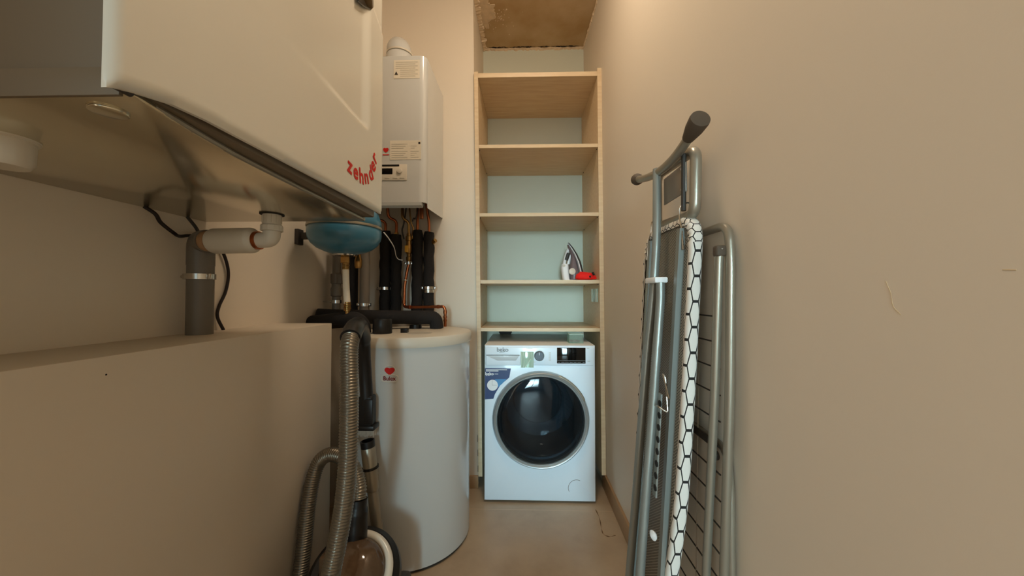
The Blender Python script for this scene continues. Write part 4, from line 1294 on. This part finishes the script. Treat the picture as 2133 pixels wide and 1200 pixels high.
topf = cv.faces.new([r[-1] for r in rings])
for lp_ in topf.loops:
    lp_[uvl].uv = (lp_.vert.co.z / HEXL, lp_.vert.co.y / 0.05)
obj('cover', cv, m_hex, ib, 60)
# mesh deck inside the hem
dk = new()
dv = [dk.verts.new((bX(inset(i, 0.012).z) + 0.003, inset(i, 0.012).y, inset(i, 0.012).z)) for i in range(nL)]
dk.faces.new(dv)
r_ = bmesh.ops.extrude_face_region(dk, geom=dk.faces[:])
for v in [g for g in r_['geom'] if isinstance(g, bmesh.types.BMVert)]:
    v.co.x += 0.010
obj('mesh_deck', dk, m_mesh, ib)
def bar(bm, y0, y1, z0, z1, off0, off1, w, yb0=None, yb1=None):
    """flat bar following the lean of the board, y0 at the top end and y1 at the low end"""
    n = 10
    A = []
    for k in range(n + 1):
        t = k / n
        z = z0 + (z1 - z0) * t
        y = y0 + (y1 - y0) * t
        A.append([bm.verts.new((bX(z) + o, y + s, z)) for o, s in ((off0, -w / 2), (off0, w / 2), (off1, w / 2), (off1, -w / 2))])
    for P, Q in zip(A, A[1:]):
        for k in range(4):
            bm.faces.new((P[k], P[(k + 1) % 4], Q[(k + 1) % 4], Q[k]))
    bm.faces.new(A[0])
    bm.faces.new(A[-1][::-1])
    return bm
obj('frame_rail', bar(new(), 0.893, 0.893, 1.285, 0.13, -0.012, 0.003, 0.018), m_bsilver, ib)
obj('frame_rail', bar(new(), 1.095, 1.080, 1.285, 0.13, -0.012, 0.003, 0.018), m_bsilver, ib)
for y, s in ((0.905, 1), (1.10, -1)):
    obj('wire_clip', tube(new(), fillet([(bX(1.23) - 0.004, y - 0.028 * s, 1.23), (bX(1.28) - 0.006, y - 0.018 * s, 1.285), (0.404, y, 1.315), (0.404, y, 1.345), (0.42, y - 0.012 * s, 1.352), (0.425, y - 0.02 * s, 1.345)], 0.012, 5), 0.0022, 8), m_steel, ib)
# leg tubes lying along the underside, with the curved foot on top
legA = smooth([(0.388, 1.010, 1.478), (0.378, 0.990, 1.28), (0.362, 0.982, 1.10), (0.350, 0.990, 0.96), (0.336, 1.000, 0.76), (0.322, 1.010, 0.55), (0.305, 1.018, 0.33), (0.292, 1.022, 0.16)], 6)
obj('leg', tube(new(), legA, 0.0112, 18), m_bsilver, ib)
legB = smooth([(0.366, 0.935, 1.150), (0.364, 0.932, 1.10), (0.352, 0.925, 0.98), (0.338, 0.925, 0.80), (0.322, 0.925, 0.62), (0.306, 0.925, 0.42), (0.296, 0.925, 0.28), (0.288, 0.925, 0.12)], 6)
obj('leg', tube(new(), legB, 0.0112, 18), m_bsilver, ib)
obj('retaining_clip', bx(0.348, 0.382, 0.925, 1.000, 1.150, 1.165, 0.003), m_whiteprint, ib)
ftp = smooth([(0.395, 0.800, 1.500), (0.395, 0.850, 1.484), (0.394, 0.905, 1.472), (0.392, 0.96, 1.467), (0.391, 1.02, 1.470), (0.391, 1.09, 1.482), (0.392, 1.15, 1.497), (0.393, 1.185, 1.508)], 6)
foot = obj('foot_bar', tube(new(), ftp, 0.0115, 18), m_silver, ib)
obj('rubber_end', lathe(new(), [(0, -0.002), (0.0215, 0.0), (0.0225, 0.006), (0.0205, 0.030), (0.0135, 0.062), (0, 0.064)], (0.395, 0.777, 1.507), Vector((0, 0.95, -0.29)), 28), m_rubber, foot)
obj('rubber_end', lathe(new(), [(0, 0), (0.012, 0.001), (0.018, 0.007), (0.0195, 0.018), (0.017, 0.034), (0.012, 0.04), (0, 0.04)], (0.3935, 1.215, 1.517), Vector((0, -0.95, -0.29)), 28), m_rubber, foot)
# iron rest above the board
rs = new()
fr = fillet([(0.4235, 1.10, 1.33), (0.4235, 0.865, 1.315), (0.4265, 0.862, 1.475), (0.4265, 1.105, 1.492), (0.4235, 1.10, 1.331)], 0.03, 6)
tube(rs, fr, 0.0135, 14)
obj('iron_rest_frame', rs, m_silver, ib)
obj('iron_rest_rail', tube(new(), [(0.409, 0.893, 1.33), (0.411, 0.893, 1.475)], 0.006, 12), m_dgrey, ib)
obj('iron_rest_rail', tube(new(), [(0.405, 1.075, 1.335), (0.407, 1.075, 1.485)], 0.006, 12), m_dgrey, ib)
ipl = obj('iron_rest_plate', bx(0.411, 0.415, 0.885, 1.020, 1.377, 1.452, 0.001), mat('grey_plate', (150, 142, 132), 0.35, metal=0.3), ib)
for z in (1.388, 1.441):
    obj('rivet', lathe(new(), [(0.0045, 0), (0.003, 0.002), (0, 0.0025)], (0.411, 0.905, z), (-1, 0, 0), 12), m_whiteprint, ipl)
# height-adjusting rack and its wire lever
rk = new()
bar(rk, 0.908, 0.906, 0.868, 0.612, -0.030, -0.026, 0.022)
obj('height_rack', rk, m_bsilver, ib)
tn = new()
for k in range(8):
    z = 0.845 - k * 0.030
    cyl(tn, (bX(z) - 0.0315, 0.900, z), (bX(z) - 0.029, 0.900, z), 0.008, seg=14)
obj('rack_notch', tn, m_dark, ib)
obj('release_lever', tube(new(), fillet([(bX(0.84) - 0.035, 0.93, 0.832), (bX(0.84) - 0.04, 0.885, 0.842), (bX(0.83) - 0.02, 0.875, 0.83), (bX(0.9) - 0.025, 0.888, 0.915), (bX(0.91) - 0.03, 0.893, 0.922), (bX(0.87) - 0.025, 0.862, 0.868)], 0.006, 4), 0.0022, 8), m_steel, ib)
obj('end_plug', lathe(new(), [(0, 0), (0.010, 0.001), (0.012, 0.005), (0, 0.012)], (bX(0.53) - 0.024, 0.905, 0.515), (-1, -0.4, 0), 20), m_whiteprint, ib)

# ------------------------------------------------------------------ folded clothes airer behind the ironing board
dr_ = thing('clothes_airer', 'folded grey tube clothes airer standing between ironing board and right wall', 'clothes airer', (0.46, 1.05, 0))
def rX(z):
    return 0.4600 - (1.27 - z) * 0.008
of = fillet([(rX(0.02), 0.822, 0.012), (rX(0.5), 0.815, 0.475), (rX(0.9), 0.788, 0.90), (rX(1.2), 0.782, 1.20), (rX(1.27), 0.790, 1.275), (rX(1.27), 1.30, 1.275), (rX(0.0), 1.33, 0.012)], 0.05, 8)
obj('outer_frame', tube(new(), of, 0.0098, 16), m_silver, dr_)
inf = fillet([(0.432, 0.870, 0.030), (0.436, 0.855, 0.47), (0.4395, 0.815, 0.90), (0.441, 0.795, 1.20), (0.442, 0.792, 1.222)], 0.03, 6)
obj('leg', tube(new(), inf, 0.0095, 16), m_silver, dr_)
obj('end_cap', bx(0.430, 0.4525, 0.783, 0.803, 1.203, 1.228, 0.005, 3), m_rubber, dr_)
lg3 = fillet([(0.4655, 0.806, 0.012), (0.468, 0.808, 0.68), (0.470, 0.822, 0.765), (0.470, 1.30, 0.765)], 0.05, 8)
obj('leg', tube(new(), lg3, 0.0082, 14), m_silver, dr_)
obj('cross_strap', bx(0.447, 0.452, 0.83, 1.305, 0.760, 0.780, 0.002), m_dgrey, dr_)
obj('pivot', cyl(new(), (0.441, 0.838, 0.745), (0.456, 0.838, 0.745), 0.011, bev=0.002), m_dgrey, dr_)
zz = 1.068
for k in range(17):
    z = 1.068 - 0.0595 * k
    if z < 0.1: break
    obj('wire', tube(new(), [(rX(z) - 0.006, 0.815 + (0.0 if z > .5 else .012), z), (rX(z) - 0.006, 1.318, z)], 0.0019, 8), m_dgrey, dr_)
obj('upright_wire', tube(new(), [(rX(1.26) - 0.005, 0.903, 1.265), (rX(0.05) - 0.008, 0.935, 0.05)], 0.0012, 6), m_silver, dr_)
